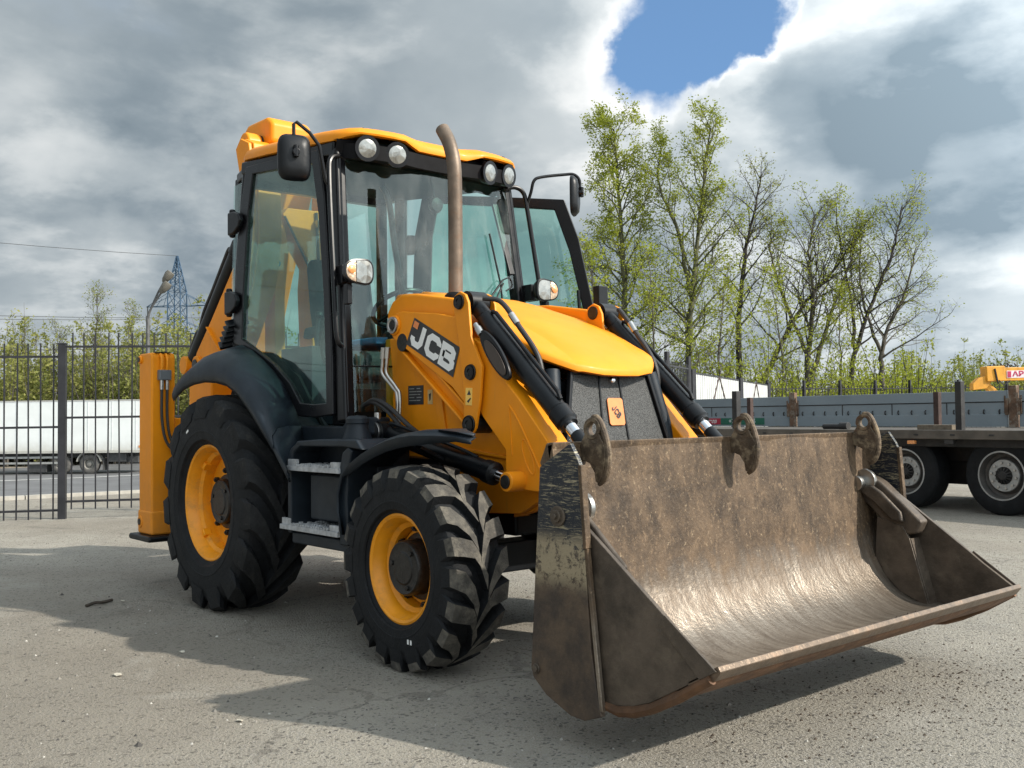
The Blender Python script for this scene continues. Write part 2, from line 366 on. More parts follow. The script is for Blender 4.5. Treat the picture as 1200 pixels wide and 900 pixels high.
# ------------------------------------------------------------------ ground, road
def hgt(x, y):
    lat = 1-sm(16, 34, y)
    return -1.47*sm(-9.5, -27, x)*lat
def axis_pts(c, near, far):
    a = [c+i*near for i in range(-28, 29)]; st = near; p = a[-1]; q = a[0]
    while p < c+far: st *= 1.22; p += st; q -= st; a.append(p); a.insert(0, q)
    return a
def ground():
    xs = axis_pts(-2, .7, 900); ys = axis_pts(3, .7, 900)
    m = MB(); m.grid([[(x, y, hgt(x, y)) for y in ys] for x in xs])
    def gx(t, col, co, rg):
        big = t.noise(co, .55, 6, .62); mid = t.noise(co, 3.2, 7, .68); fin = t.noise(co, 120, 4, .75); gr = t.noise(co, 38, 5, .7)
        v = t.node('ShaderNodeTexVoronoi', feature='F1'); t.put(v.inputs['Vector'], co); v.inputs['Scale'].default_value = 75
        sepc = t.node('ShaderNodeSeparateColor'); t.put(sepc.inputs[0], v.outputs['Color'])
        c = t.mix(t.smooth(big, .34, .66), (.238, .214, .172), (.380, .346, .284))
        c = t.mix(t.m('MULTIPLY', t.smooth(mid, .48, .70), .55), c, (.185, .170, .145))
        c = t.mix(t.smooth(fin, .36, .66, 0, .75), c, (.45, .42, .365))
        c = t.mix(t.m('MULTIPLY', t.smooth(gr, .58, .68), .42), c, (.115, .105, .090))
        vc = t.node('ShaderNodeTexVoronoi', feature='DISTANCE_TO_EDGE'); vc.inputs['Scale'].default_value = .55
        nv = t.node('ShaderNodeTexNoise'); t.put(nv.inputs['Vector'], co); nv.inputs['Scale'].default_value = 2.2; nv.inputs['Detail'].default_value = 6
        t.put(vc.inputs['Vector'], t.vm('ADD', co, t.vm('MULTIPLY', nv.outputs['Color'], (.55, .55, .0))))
        crk = t.m('MULTIPLY', t.smooth(vc.outputs['Distance'], .002, .009, 1, 0), t.smooth(t.noise(co, .5, 3, .5), .50, .60))      # hairline cracks
        c = t.mix(t.m('MULTIPLY', crk, .42), c, (.075, .068, .058))
        oil = t.m('MULTIPLY', t.smooth(t.noise(co, .9, 4, .55, .3), .66, .74), .5); c = t.mix(oil, c, (.10, .092, .08))                # old oil stains
        c = t.mix(t.m('MULTIPLY', t.smooth(sepc.outputs[0], .80, .95), .65), c, (.36, .335, .30))
        c = t.mix(t.m('MULTIPLY', t.smooth(sepc.outputs[1], .86, .97), .7), c, (.06, .056, .05))
        hug = t.noise(co, .17, 5, .6, .4); c = t.mix(t.m('MULTIPLY', t.smooth(hug, .45, .62), .42), c, (.20, .168, .128)); wr_ = t.noise(co, 1.3, 7, .72, .6)
        c = t.mix(t.m('MULTIPLY', t.smooth(wr_, .56, .66), .40), c, (.42, .395, .345)); c = t.mix(t.m('MULTIPLY', t.smooth(wr_, .42, .34), .35), c, (.12, .108, .092))
        # verge beyond the fence: dusty soil
        sep = t.node('ShaderNodeSeparateXYZ'); t.put(sep.inputs[0], co)
        ver = t.smooth(t.m('ADD', sep.outputs[0], t.m('MULTIPLY', big, 3.0)), -15.5, -13.0, 1, 0)
        c = t.mix(ver, c, t.mix(t.smooth(mid, .35, .65), (.22, .175, .125), (.33, .29, .24)))
        far = t.smooth(sep.outputs[0], -64, -58, 1, 0)
        return t.mix(far, c, t.mix(big, (.07, .085, .03), (.14, .13, .06))), .93
    g = m.build('ground', pmat('dusty_asphalt', (.2, .18, .15), .93, 0, .1, 1, 1.0, 70, 0, gx), None, ang=180)
    g['kind'] = 'structure'
    for n in g.data.materials[0].node_tree.nodes:
        if n.type == 'BUMP': n.inputs['Distance'].default_value = .035
    # road with its edge line
    rd = MB(); ys = [y*6.0 for y in range(-26, 16)]
    def rx(y, o): return -42.5+.138*(y-10)+o
    rd.grid([[(rx(y, o), y, hgt(rx(y, o), y)+.05) for y in ys] for o in (-14, -8, -3, 0, 3, 7, 11.5)])
    r = rd.build('road', pmat('road_asphalt', (.115, .115, .118), .85, 0, .18, .6, .2, 30), None); r['kind'] = 'structure'
    ln = MB(); ln.grid([[(rx(y, o), y, hgt(rx(y, o), y)+.075) for y in ys] for o in (-.11, .11)])
    l = ln.build('road_edge_line', pmat('road_paint', (.72, .71, .67), .7, 0, .12, 2), None); l['kind'] = 'structure'
    kb = MB()
    for i in range(len(ys)-1):
        y0, y1 = ys[i], ys[i+1]-.04
        kb.bar((rx(y0, 11.7), y0, hgt(rx(y0, 11.7), y0)+.06), (rx(y1, 11.7), y1, hgt(rx(y1, 11.7), y1)+.06), .3, .16)
    k = kb.build('kerb', pmat('kerb_concrete', (.36, .34, .30), .85, 0, .15, 3, .3, 30), None); k['kind'] = 'structure'
ground()

def gravel():
    """loose grit lying on the yard, thickest in the foreground"""
    r = random.Random(3); m = MB()
    pale = 0
    for i in range(9000):
        d = 2.4+9.5*r.random()**1.9; a = (r.random()-.5)*1.12
        v = fw*math.cos(a)+rt*math.sin(a); x = CAM.x+v.x*d/math.cos(a); y = CAM.y+v.y*d/math.cos(a)
        s = .0030+.0060*r.random()**3+(.010 if r.random() < .012 else 0)
        m.mi = 0 if r.random() < .6 else (1 if r.random() < .62 else 2)
        vs = []
        for k in range(5):
            an = 2*math.pi*(k+r.random()*.5)/5; q = s*(.7+.6*r.random()); vs.append((x+q*math.cos(an), y+q*math.sin(an), -.001))
        top = (x+s*.3*(r.random()-.5), y+s*.3*(r.random()-.5), s*(.5+.6*r.random()))
        m.add(vs+[top], [(k, (k+1) % 5, 5) for k in range(5)])
    for i in range(900):                                     # brown soil dropped from the bucket
        u_ = r.gauss(0, 1); x = 4.15+.45*r.gauss(0, 1)*.6; y = .55+.75*u_; s = .003+.007*r.random()**2
        m.mi = 3; vs = [(x+s*math.cos(a)*(.7+.5*r.random()), y+s*math.sin(a)*(.7+.5*r.random()), -.001) for a in (0, 1.3, 2.5, 3.8, 5.0)]
        m.add(vs+[(x, y, s*.8)], [(k, (k+1) % 5, 5) for k in range(5)])
    o = m.build('gravel', [pmat('grit_grey', (.19, .175, .15), .9, 0, .3, 40), pmat('grit_dark', (.06, .055, .05), .9, 0, .3, 40), pmat('grit_pale', (.40, .38, .34), .9, 0, .2, 40), pmat('dropped_soil', (.065, .048, .034), .95, 0, .4, 40)], None, flat=True, recalc=False)
    tag(o, 'loose grit scattered over the dusty asphalt yard', 'gravel', kind='stuff')
gravel()
def litter():
    r = random.Random(11)
    spots = [((1.303, -2.07), .022, 'pale leaf lying in sunlight at left, just below the shadow edge'), ((1.055, -1.644), .015, 'pale chip inside the shadow, left of the front wheel'),
             ((2.405, -1.956), .013, 'pale chip in sunlight just below the pointed shadow tip'), ((-.70, -1.346), .020, 'flat pale scrap in the shadow beside the dark twig')]
    for (x, y), s, lab in spots:
        m = MB(); n = 7
        vs = [(x+s*(.6+.5*r.random())*math.cos(2*math.pi*k/n)*1.5, y+s*(.6+.4*r.random())*math.sin(2*math.pi*k/n), .003+.006*r.random()) for k in range(n)]
        m.slab(vs, (0, 0, .004))
        tag(m.build('leaf_scrap', pmat('dry_leaf', (.50, .46, .38), .8, 0, .2, 30), None), lab, 'litter', 'scraps on the ground')
    m = MB(); m.tube(spline([(-.665, -1.600, .010), (-.700, -1.53, .018), (-.715, -1.48, .012), (-.735, -1.405, .016)], 4), .011, 6)
    m.tube([(-.708, -1.50, .015), (-.68, -1.46, .02)], [.006, .003], 5)
    tag(m.build('dry_twig', pmat('twig_bark', (.05, .038, .028), .9, 0, .3, 30), None), 'short dark twig lying on the shaded asphalt at left', 'twig')
litter()

# ------------------------------------------------------------------ the backhoe loader
L = tag(empty('backhoe_loader', (0, 0, 0)), 'yellow and black backhoe loader parked with its wide front bucket lowered', 'backhoe loader')

# ---- wheels
def tyre(R, W, rr, h, nl, A, lw, parent, kind):
    Rb = R-h; H = Rb-rr; w2 = W/2; m = MB(); prof = []
    half = [(rr-.012, .30), (rr, .40), (rr+.025, .445), (rr+.10*H, .462), (rr+.13*H, .485), (rr+.30*H, .499), (rr+.31*H, .505), (rr+.34*H, .505), (rr+.35*H, .50), (rr+.62*H, .50), (rr+.80*H, .475), (rr+.93*H, .425), (rr+.985*H, .36), (rr+H, .22)]
    prof = [(r, -y*W) for r, y in half]+[(Rb+.003, 0)]+[(r, y*W) for r, y in reversed(half)]
    m.lathe(prof, n=72)
    for sg in (-1, 1):
        for i in range(nl):
            ph0 = 2*math.pi*(i+(.5 if sg > 0 else 0))/nl
            if kind == 'rear': path = [(-.03, 0, 1, .8), (.14, A*.42, 1, .85), (.27, A*.72, .997, 1.0), (.40, A*.93, .985, 1.15), (.478, A*1.0, .962, 1.2), (.507, A*1.02, .88, 1.15)]
            elif i % 2 == 0: path = [(-.05, -A*.1, 1, .95), (.08, A*.38, 1, 1.), (.16, A*.55, 1, 1.1), (.33, A*.62, .992, 1.2), (.47, A*.66, .970, 1.25), (.507, A*.68, .885, 1.2)]
            else: path = [(.07, A*.0, 1, .9), (.18, A*.34, 1, 1.15), (.33, A*.60, .992, 1.35), (.465, A*.68, .972, 1.3), (.505, A*.70, .90, 1.2)]
            vs = []
            for (y, ph, rt_, ww) in path:
                rtop = R*rt_; rbot = Rb-.02-(.10*H if y > .42 else 0)-(.18*H if y > .5 else 0); a = lw*ww/2
                for (rr_, dw) in ((rbot, 1.28), (rtop, .88), (rtop, -.88), (rbot, -1.28)):
                    an = ph0+ph+a*dw/R; vs.append((rr_*math.cos(an), sg*y*W, rr_*math.sin(an)))
            o = len(path); fs = []; top = []
            for k in range(o-1):
                b = 4*k
                fs += [(b, b+4, b+5, b+1), (b+2, b+6, b+7, b+3)]; top.append((b+1, b+5, b+6, b+2))
            fs += [(0, 1, 2, 3), (4*o-1, 4*o-2, 4*o-3, 4*o-4)]
            m.mi = 0; b0 = len(m.v); m.add(vs, fs)
            m.mi = 1
            for f in top: m.f.append(tuple(b0+q for q in f)); m.fm.append(1)
    m.mi = 0
    return m.build('tyre', [M_RUB, M_RUBR if kind == 'rear' else M_RUBT], parent, ang=28, bevel=0)
def wheel(name, loc, R, W, rr, h, nl, A, lw, yfl, yhub, rhub, kind, label):
    w = empty(name, loc, L); w['label'] = label
    tyre(R, W, rr, h, nl, A, lw, w, kind)
    d = yfl                                                   # flange plane, local
    m = MB(); 
    prof = [(rr+.002, d+.012), (rr+.004, d), (rr-.006, d-.004), (rr-.018, d+.004), (rr-.026, d+.022), (rr-.036, d+.036), (rr-.046, d+.075), (rr-.068, d+.092), (rr-.074, d+.14),
            (rr-.072, d+.155), (rr-.10, d+.158), (rr-.16, d+.150), (rhub+.05, d+.142), (rhub-.02, d+.140), (.02, d+.140)]
    back = [(.02, d+.155), (rr-.07, d+.172), (rr-.066, -d-.05), (rr-.02, -d-.01), (rr+.004, -d), (rr+.002, -d-.012)]
    m.lathe(prof+back, n=64)
    m.build('rim', M_YELR, w, ang=25)
    m = MB(); hy = yhub
    m.lathe([(.001, hy), (rhub*.55, hy), (rhub*.60, hy+.006), (rhub*.86, hy+.006), (rhub*.92, hy+.002), (rhub*.98, hy+.012), (rhub, hy+.03), (rhub, d+.12), (rhub+.03, d+.125), (rhub+.03, d+.1395), (.001, d+.1395)], n=36)
    for k in range(3):
        a = R_(50+120*k); m.cyl((rhub*.72*math.cos(a), hy-.004, rhub*.72*math.sin(a)), (rhub*.72*math.cos(a), hy+.01, rhub*.72*math.sin(a)), .014, n=6)
    m.build('hub', M_PIN, w, bevel=.003)
    nn = 8; nut = MB()
    nut.cyl((0, d+.112, 0), (0, d+.1385, 0), .020, n=6); nut.cyl((0, d+.104, 0), (0, d+.112, 0), .010, n=8)
    first = None
    for k in range(nn):
        a = R_(11+360*k/nn); q = rhub+.055
        if first is None: first = nut.build('wheel_nut', M_PIN, w, bevel=.002); o = first
        else: o = first.copy(); C.objects.link(o)
        o.location = (q*math.cos(a), 0, q*math.sin(a))
    if kind == 'rear':
        tabm = MB(); tabm.box(-.028, .028, d+.06, d+.115, -.016, .016); tf = None
        for k in range(4):
            a = R_(52+90*k); q = rr-.062
            if tf is None: tf = tabm.build('rim_lug', M_YELR, w, bevel=.006); o = tf
            else: o = tf.copy(); C.objects.link(o)
            o.location = (q*math.cos(a), 0, q*math.sin(a)); o.rotation_euler = (0, math.pi/2-a, 0)
    return w
wr = wheel('wheel', (0, -.865, .700), .712, .43, .381, .055, 15, .50, .150, -.170, -.098, .150, 'rear', 'large rear wheel with yellow rim')
wr.rotation_euler = (0, R_(8), 0)
wf = wheel('wheel', (2.17, -.868, .499), .508, .335, .269, .044, 20, .48, .084, -.136, -.118, .138, 'front', 'smaller front wheel with yellow rim and black hub')
for src, x, z in ((wr, 0, .70), (wf, 2.17, .499)):
    o = copy_tree(src, L); o.location = (x, .866, z); o.rotation_euler = (0, R_(20), math.pi)
m = MB(); m.box(-.018, .018, -.002, .0, -.007, .007)           # paint mark on the tyre walls
o = m.build('paint_mark', M_WHITE, L); o.location = (-.23, -1.083, 1.165); o.rotation_euler = (0, R_(-30), 0)
m = MB()
for q in (-.012, .012): m.box(q-.006, q+.006, -.002, 0, -.011, .011)
o = m.build('paint_mark', M_WHITE, L); o.location = (2.30, -1.037, .165)

# ---- chassis and axles
m = MB()
m.box(-1.15, 2.35, -.40, .40, .62, 1.0); m.box(-.95, .9, -.36, .36, .46, .70); m.box(1.2, 1.9, -.55, .55, .60, 1.02)
m.build('chassis', M_BLACK, L, bevel=.02)
m = MB(); m.cyl((0, -.80, .70), (0, .80, .70), .13, n=24); m.cyl((0, -.62, .70), (0, -.42, .70), .17, n=24); m.cyl((0, .42, .70), (0, .62, .70), .17, n=24); m.lathe([(.02, -.26), (.20, -.24), (.25, -.1), (.25, .1), (.20, .24), (.02, .26)], (0, 0, .70), 28)
m.build('rear_axle', M_BLACK, L, bevel=.01)
m = MB(); m.bar((2.17, -.72, .50), (2.17, .72, .50), .16, .16); m.cyl((2.17, -.78, .499), (2.17, -.66, .499), .12, n=20); m.cyl((2.17, .66, .499), (2.17, .78, .499), .12, n=20); m.lathe([(.02, -.16), (.16, -.13), (.16, .13), (.02, .16)], (2.17, .05, .52), 20); m.cyl((2.02, -.6, .5), (2.02, .6, .5), .028, n=12)
m.build('front_axle', M_BLACK, L, bevel=.01)
for s in (-1, 1):
    m = MB(); pl = [(1.34, 1.02), (1.31, 1.35), (1.36, 1.66), (1.52, 1.74), (1.72, 1.62), (2.20, 1.20), (2.66, 1.10), (2.66, .85), (2.46, .75), (1.95, .72), (1.5, .86)]
    m.prism(pl, s*.462, s*.425); fr = m.build('chassis_side_plate', M_YEL, L, bevel=.006)
    b = MB(); b.bar((1.92, s*.468, 1.075), (2.66, s*.468, 1.005), .018, .018); b.bar((1.78, s*.468, 1.38), (1.86, s*.468, .98), .016, .06); b.build('stiffener', M_YEL, fr, bevel=.004)
    b = MB(); b.box(1.20, 1.34, s*.30, s*.44, 1.0, 1.72); b.build('tower_post', M_YEL, fr, bevel=.01)
    if s < 0:
        b = MB(); b.prism([(1.478, 1.428), (1.628, 1.428), (1.628, 1.318), (1.478, 1.318)], -.465, -.4625); p_ = b.build('rating_plate', M_DECAL, fr)
        b = MB(); b.prism([(1.672, 1.40), (1.718, 1.40), (1.718, 1.318), (1.672, 1.318)], -.465, -.4625); b.build('warning_sticker', pmat('sticker_cream', (.62, .42, .16), .5), fr)
        b = MB(); b.prism([(1.683, 1.375), (1.705, 1.382), (1.700, 1.345), (1.690, 1.335)], -.4662, -.4652); b.build('pictogram', M_DECAL, fr)
        b = MB()
        for i in range(5): b.box(1.49, 1.49+.05+.02*(i % 3), -.4662, -.4652, 1.408-.017*i, 1.412-.017*i); b.box(1.565, 1.565+.035+.012*(i % 2), -.4662, -.4652, 1.408-.017*i, 1.412-.017*i)
        b.build('plate_print', pmat('plate_print', (.32, .32, .31), .5), fr)
m = MB(); m.prism([(1.25, 1.0), (1.25, 1.78), (1.9, 1.72), (2.3, 1.58), (2.5, 1.47), (2.62, 1.42), (2.64, .75), (2.3, .72)], -.37, .37)
m.build('engine_block', M_BLK2, L, bevel=.03)
m = MB(); m.prism([(2.35, .72), (2.66, .80), (2.70, 1.02), (2.45, 1.05)], -.42, .42); m.build('front_bolster', M_YEL, L, bevel=.01)

# ---- hood, grille
hx_ = [(1.38, 2.005), (1.60, 1.965), (1.83, 1.905), (2.05, 1.835), (2.22, 1.775), (2.36, 1.715), (2.46, 1.665), (2.55, 1.612), (2.62, 1.568), (2.68, 1.528), (2.76, 1.474)]
def hz(x):
    for (a, za), (b, zb) in zip(hx_, hx_[1:]):
        if x <= b: return za+(zb-za)*(x-a)/(b-a)
    return hx_[-1][1]
vv = [(1.0, .098), (1.0, .062), (.996, .052), (.982, .043), (.955, .036), (.86, .028), (.68, .019), (.64, .018), (.585, .005), (.30, .001), (0, 0)]
vv = [(-v, d_) for v, d_ in vv]+[(v, d_) for v, d_ in reversed(vv[:-1])]
rows = []
for t_ in [0, .16, .33, .5, .62, .74, .83, .90, .95, .98, 1.0]:
    row = []
    for v, d_ in vv:
        xf = 2.735-.175*abs(v)**3.2; x = 1.38+t_*(xf-1.38); w = .475-.05*sm(1.9, 2.6, x)
        row.append((x, v*w, hz(x)-d_*(1-.45*sm(.9, 1, t_))-.010*sm(.95, 1.0, t_)))
    rows.append(row)
for dx, dz in ((.006, -.010), (.006, -.030), (-.012, -.034)): rows.append([(x+dx, y, min(z+dz, rows[10][k][2])) for k, (x, y, z) in enumerate(rows[10])])
m = MB(); m.grid(rows); m.build('engine_hood', M_YEL, L, ang=38, solid=.010)
for s in (-1, 1):                                             # yellow covers beside the rear of the hood
    m = MB(); pl = [(1.37, 1.74), (1.365, 1.86), (1.42, 1.925), (1.52, 1.955), (1.66, 1.945), (2.02, 1.885), (2.02, 1.70), (1.70, 1.72)]
    m.prism(pl, s*.535, s*.478); m.build('hood_side_cover', M_YEL, L, bevel=.018, seg=3)
m = MB(); gt, gb = (2.655, 1.452), (2.745, .90)
def gp(f, w, dx=0): return (gt[0]+(gb[0]-gt[0])*f+dx, w*(.278+.135*f), gt[1]+(gb[1]-gt[1])*f)
m.slab([gp(0, -1), gp(0, 1), gp(1, 1), gp(1, -1)], (-.03, 0, 0)); g = m.build('grille', M_GRILLE, L, bevel=.004)
b = MB()
for w in (-1.04, 1.04): b.bar(gp(-.02, w, .004), gp(1, w, .004), .022, .03, (1, 0, 0))
b.bar(gp(-.02, -1.05, .004), gp(-.02, 1.05, .004), .03, .022, (0, 0, 1)); b.build('grille_frame', M_BLK2, g, bevel=.006)
b = MB()
for w in (-.30, .22): b.bar(gp(.0, w, .003), gp(1, w, .003), .012, .008, (1, 0, 0))
b.build('grille_rib', M_BLACK, g, bevel=.003)
b = MB(); q = Vector(gp(.045, .03, .0)); b.lathe([(.001, .018), (.012, .017), (.017, .010), (.018, 0)], tuple(q), 16, 'x'); b.build('latch', M_CHROME, g)
# badge on the grille
bu = Vector((0, 1, 0)); bv = (Vector(gp(1, 0))-Vector(gp(0, 0))).normalized(); bc = Vector(gp(.345, 0, .004))+bu*.005
def bpnt(u, v, e=0.0): return bc+bu*u+bv*v+Vector((e, 0, e*.2))
hw, hh, cr = .057, .072, .010
bo = [(-hw+cr, -hh), (hw-cr, -hh), (hw, -hh+cr), (hw, hh-cr), (hw-cr, hh), (-hw+cr, hh), (-hw, hh-cr), (-hw, -hh+cr)]
b = MB(); b.slab([bpnt(u, v) for u, v in bo], (.006, 0, .001)); bd = b.build('badge', M_ORANGE, g, bevel=.0015)
# black corner posts between grille and engine bay
for s in (-1, 1):
    m = MB(); m.tube([(2.60, s*.365, 1.47), (2.66, s*.41, 1.2), (2.70, s*.45, .92)], .045, 12); m.build('grille_corner_post', M_NAVY, L)

# ---- lettering helpers
def stroke(path, w):
    """mitred strip along a 2-D path"""
    P = [Vector(p) for p in path]; n = len(P); l = []; r = []
    for i in range(n):
        d0 = (P[i]-P[max(i-1, 0)]) if i else (P[1]-P[0]); d1 = (P[min(i+1, n-1)]-P[i]) if i < n-1 else d0
        d0 = d0.normalized(); d1 = d1.normalized(); n0 = Vector((-d0.y, d0.x)); n1 = Vector((-d1.y, d1.x)); mm = (n0+n1).normalized()
        k = w/2/max(.5, mm.dot(n0)); l.append(P[i]+mm*k); r.append(P[i]-mm*k)
    return l, r
GL = {'J': [[(.72, 1.0), (.72, .30), (.60, .13), (.30, .13), (.17, .28), (.17, .40)]],
      'C': [[(.84, .66), (.84, .74), (.70, .87), (.32, .87), (.16, .72), (.16, .28), (.32, .13), (.70, .13), (.84, .26), (.84, .34)]],
      'B': [[(.15, .0), (.15, .87), (.66, .87), (.79, .77), (.79, .63), (.66, .53), (.16, .53)], [(.60, .515), (.70, .50), (.83, .38), (.83, .26), (.70, .13), (.16, .13)]]}
def word(mb, txt, fmap, w=.25, adv=.98, lift=.0):
    for i, ch in enumerate(txt):
        for k, path in enumerate(GL[ch]):
            l, r = stroke(path, w); e = lift+.0006*k
            vs = [fmap(i*adv+p.x, p.y, e) for p in l]+[fmap(i*adv+p.x, p.y, e) for p in r]; n = len(l)
            mb.add(vs, [(j, j+1, n+j+1, n+j) for j in range(n-1)])
def badge_map(x, y, e): 
    u = (x/2.9-.5)*.072; v = (.5-y)*.040; a = R_(52); 
    return bpnt(u*math.cos(a)-v*math.sin(a)*1.0, u*math.sin(a)+v*math.cos(a), .0085+e)
b = MB(); word(b, 'JCB', badge_map, .22); b.build('badge_lettering', M_DECAL, bd, recalc=False, flat=True)

# ---- exhaust
m = MB(); ex = spline([(1.79, -.35, 1.86), (1.795, -.35, 2.2), (1.795, -.35, 2.55), (1.785, -.35, 2.70), (1.745, -.35, 2.82), (1.68, -.35, 2.915)], 5)
m.tube(ex, .041, 20, cap=False); m.tube([p+Vector((0, 0, 0)) for p in ex], .036, 20, cap=False)
n = len(ex)*20
last = (len(ex)-1)*20
m.add([], [])
for k in range(20): m.f.append((last+k, last+(k+1) % 20, n+last+(k+1) % 20, n+last+k)); m.fm.append(0)
e = m.build('exhaust_pipe', M_EXH, L, ang=60, recalc=False)
b = MB(); b.lathe([(.045, 0), (.062, .0), (.062, .03), (.045, .045)], (1.79, -.35, 1.905), 20, 'z', True); b.build('exhaust_collar', M_BLACK, e)
q_ = ex[-2]; b = MB(); b.cyl(tuple(q_), tuple(q_+Vector((-.002, 0, .003))), .0355, n=18); b.build('exhaust_bore_shade', M_MATT, e)  # black disc closing the pipe, paints the shade inside its mouth

# ---- loader arms (both sides)
dec = [(1.705, 1.803), (2.118, 1.611), (2.056, 1.455), (1.620, 1.660)]
for s in (-1, 1):
    m = MB(); pl = [(1.462, 1.76), (1.475, 1.815), (1.52, 1.845), (1.572, 1.850), (1.90, 1.812), (2.10, 1.772), (2.25, 1.52), (2.22, 1.26), (2.165, 1.30), (2.04, 1.405), (1.52, 1.680), (1.475, 1.71)]
    m.prism(pl, s*.572, s*.545); m.prism(pl, s*.44, s*.41)
    m.box(1.60, 2.05, s*.545, s*.44, 1.62, 1.66)
    lo = [(2.10, 1.60), (2.20, 1.66), (2.30, 1.615), (2.40, 1.50), (2.49, 1.405), (2.57, 1.335), (2.86, 1.04), (3.10, .84), (3.36, .60), (3.40, .42), (3.28, .36), (3.05, .56), (2.75, .875), (2.52, .885), (2.465, .955), (2.466, 1.075), (2.29, 1.24), (2.15, 1.42)]
    m.prism(lo, s*.562, s*.43)
    a = m.build('loader_arm', M_YEL, L, bevel=.007)
    b = MB(); b.tube(spline([(2.50, s*.563, 1.30), (2.56, s*.563, 1.235), (2.64, s*.563, 1.12), (2.73, s*.563, .98)], 5), .005, 6); b.tube([(2.50, s*.563, 1.30), (2.52, s*.563, 1.05)], .003, 6); b.build('weld_bead', M_YEL, a)
    b = MB(); el = [(2.640+.030*math.cos(t)+.055*math.sin(t)*-.62, 1.045+.085*math.sin(t)) for t in [2*math.pi*i/26 for i in range(27)]]
    b.tube([(x, s*.563, z) for x, z in el], .004, 6, cap=False); b.build('cover_weld', M_YEL, a)
    b = MB(); b.cyl((1.505, s*.585, 1.775), (1.505, s*.40, 1.775), .058, n=24); b.build('pivot_boss', M_YEL, a, bevel=.006)
    b = MB(); b.lathe([(.012, 0), (.028, .002), (.036, -.004), (.048, -.004), (.050, .01)], (1.505, s*.592, 1.775), 24); b.build('pivot_pin', M_STEEL, a)
    b = MB(); b.lathe([(.001, -.004), (.026, -.003), (.028, .004)], (1.505, s*.5935, 1.775), 20); b.build('pin_cap', M_PIN, a)
    # decal
    if True:
        yo = s*.5735; P = [Vector((x, yo, z)) for x, z in dec]
        if s > 0: P = [P[1], P[0], P[3], P[2]]
        def fm(u, v, e, P=P, s=s):
            q = P[3]+(P[2]-P[3])*u+(P[0]-P[3])*v+(P[1]-P[0]-P[2]+P[3])*u*v; return (q.x, q.y+s*(.002+e), q.z)
        b = MB(); b.slab([fm(0, 0, -.0015), fm(1, 0, -.0015), fm(1, 1, -.0015), fm(0, 1, -.0015)], (0, s*.0012, 0)); dd = b.build('decal_panel', M_DECAL, a)
        b = MB(); word(b, 'JCB', lambda x, y, e: fm(.035+x/2.96*.95, .09+y*.80, e+.0008), .265); b.build('decal_lettering', M_WHITE, a, recalc=False, flat=True)
        b = MB(); b.slab([fm(.035, .70, .0022), fm(.135, .70, .0022), fm(.135, .93, .0022), fm(.035, .93, .0022)], (0, s*.001, 0)); b.build('decal_badge', M_ORANGE, a)
    # bell crank
    m = MB(); bc_ = [(2.085, 1.845), (2.10, 1.885), (2.145, 1.905), (2.19, 1.885), (2.215, 1.84), (2.235, 1.66), (2.325, 1.50), (2.305, 1.33), (2.268, 1.185), (2.235, 1.150), (2.195, 1.150), (2.165, 1.185), (2.172, 1.35), (2.135, 1.62)]
    m.prism(bc_, s*.594, s*.576); m.prism(bc_, s*.415, s*.398)
    k = m.build('bell_crank', M_YEL, L, bevel=.005)
    for (x, z, r) in ((2.145, 1.848, .040), (2.235, 1.475, .042), (2.218, 1.205, .048)):
        b = MB(); b.cyl((x, s*.603, z), (x, s*.39, z), r, n=22); pn = b.build('pin', M_PIN, k, bevel=.004)
        b = MB(); b.lathe([(.001, 0), (r*.4, 0), (r*.45, .004), (r*.8, .003), (r*.9, .006)] if s > 0 else [(.001, 0), (r*.4, 0), (r*.45, -.004), (r*.8, -.003), (r*.9, -.006)], (x, s*.6035, z), 18); b.build('pin_cap', M_BLK2, k)
    if s < 0:
        b = MB(); b.prism([(2.192, 1.395), (2.248, 1.393), (2.242, 1.302), (2.190, 1.306)], -.5965, -.5945); st_ = b.build('warning_label', pmat('label_amber', (.82, .50, .10), .5), k)
        b = MB()
        b.prism([(2.205, 1.358), (2.235, 1.357), (2.222, 1.384)], -.5978, -.5968); b.prism([(2.203, 1.325), (2.215, 1.316), (2.236, 1.338), (2.232, 1.343)], -.5978, -.5968); b.build('label_pictogram', M_DECAL, k)
    # parallel link
    m = MB(); m.bar((1.56, s*.515, 1.675), (2.195, s*.515, 1.215), .030, .085, (0, 0, 1)); m.bar((1.585, s*.53, 1.706), (2.215, s*.53, 1.250), .074, .016, (0, 0, 1)); m.bar((1.535, s*.53, 1.642), (2.170, s*.53, 1.182), .074, .016, (0, 0, 1))
    lk = m.build('parallel_link', M_YEL, L, bevel=.006)
    b = MB(); b.cyl((1.575, s*.574, 1.672), (1.575, s*.46, 1.672), .052, n=24); b.build('link_pin', M_PIN, lk, bevel=.004)
    # tilt cylinder
    T0, T1 = Vector((2.145, s*.495, 1.848)), Vector((3.30, s*.495, .80)); d = (T1-T0).normalized(); T = lambda q: T0+d*q
    m = MB(); m.tube([T(.02), T(.12), T(.13), T(.86), T(.87), T(.945), T(.955), T(.97)], [.044, .044, .050, .050, .057, .057, .048, .046], 24)
    m.cyl(tuple(T0+Vector((0, -.055, 0))), tuple(T0+Vector((0, .055, 0))), .062, n=24)
    cy = m.build('tilt_cylinder', M_BLACK, L, ang=25)
    b = MB(); b.cyl(T(.95), T(1.06), .031, n=20); b.build('piston_rod', M_CHROME, cy)
    b = MB(); b.tube([T(1.03), T(1.05), T(1.30), T(1.48)], [.034, .036, .036, .045], 16); b.cyl(tuple(T(1.5)+Vector((0, -.06, 0))), tuple(T(1.5)+Vector((0, .06, 0))), .06, n=20); b.build('rod_sleeve', M_BLACK, cy)
    upn = Vector((.66, 0, .75)).normalized()
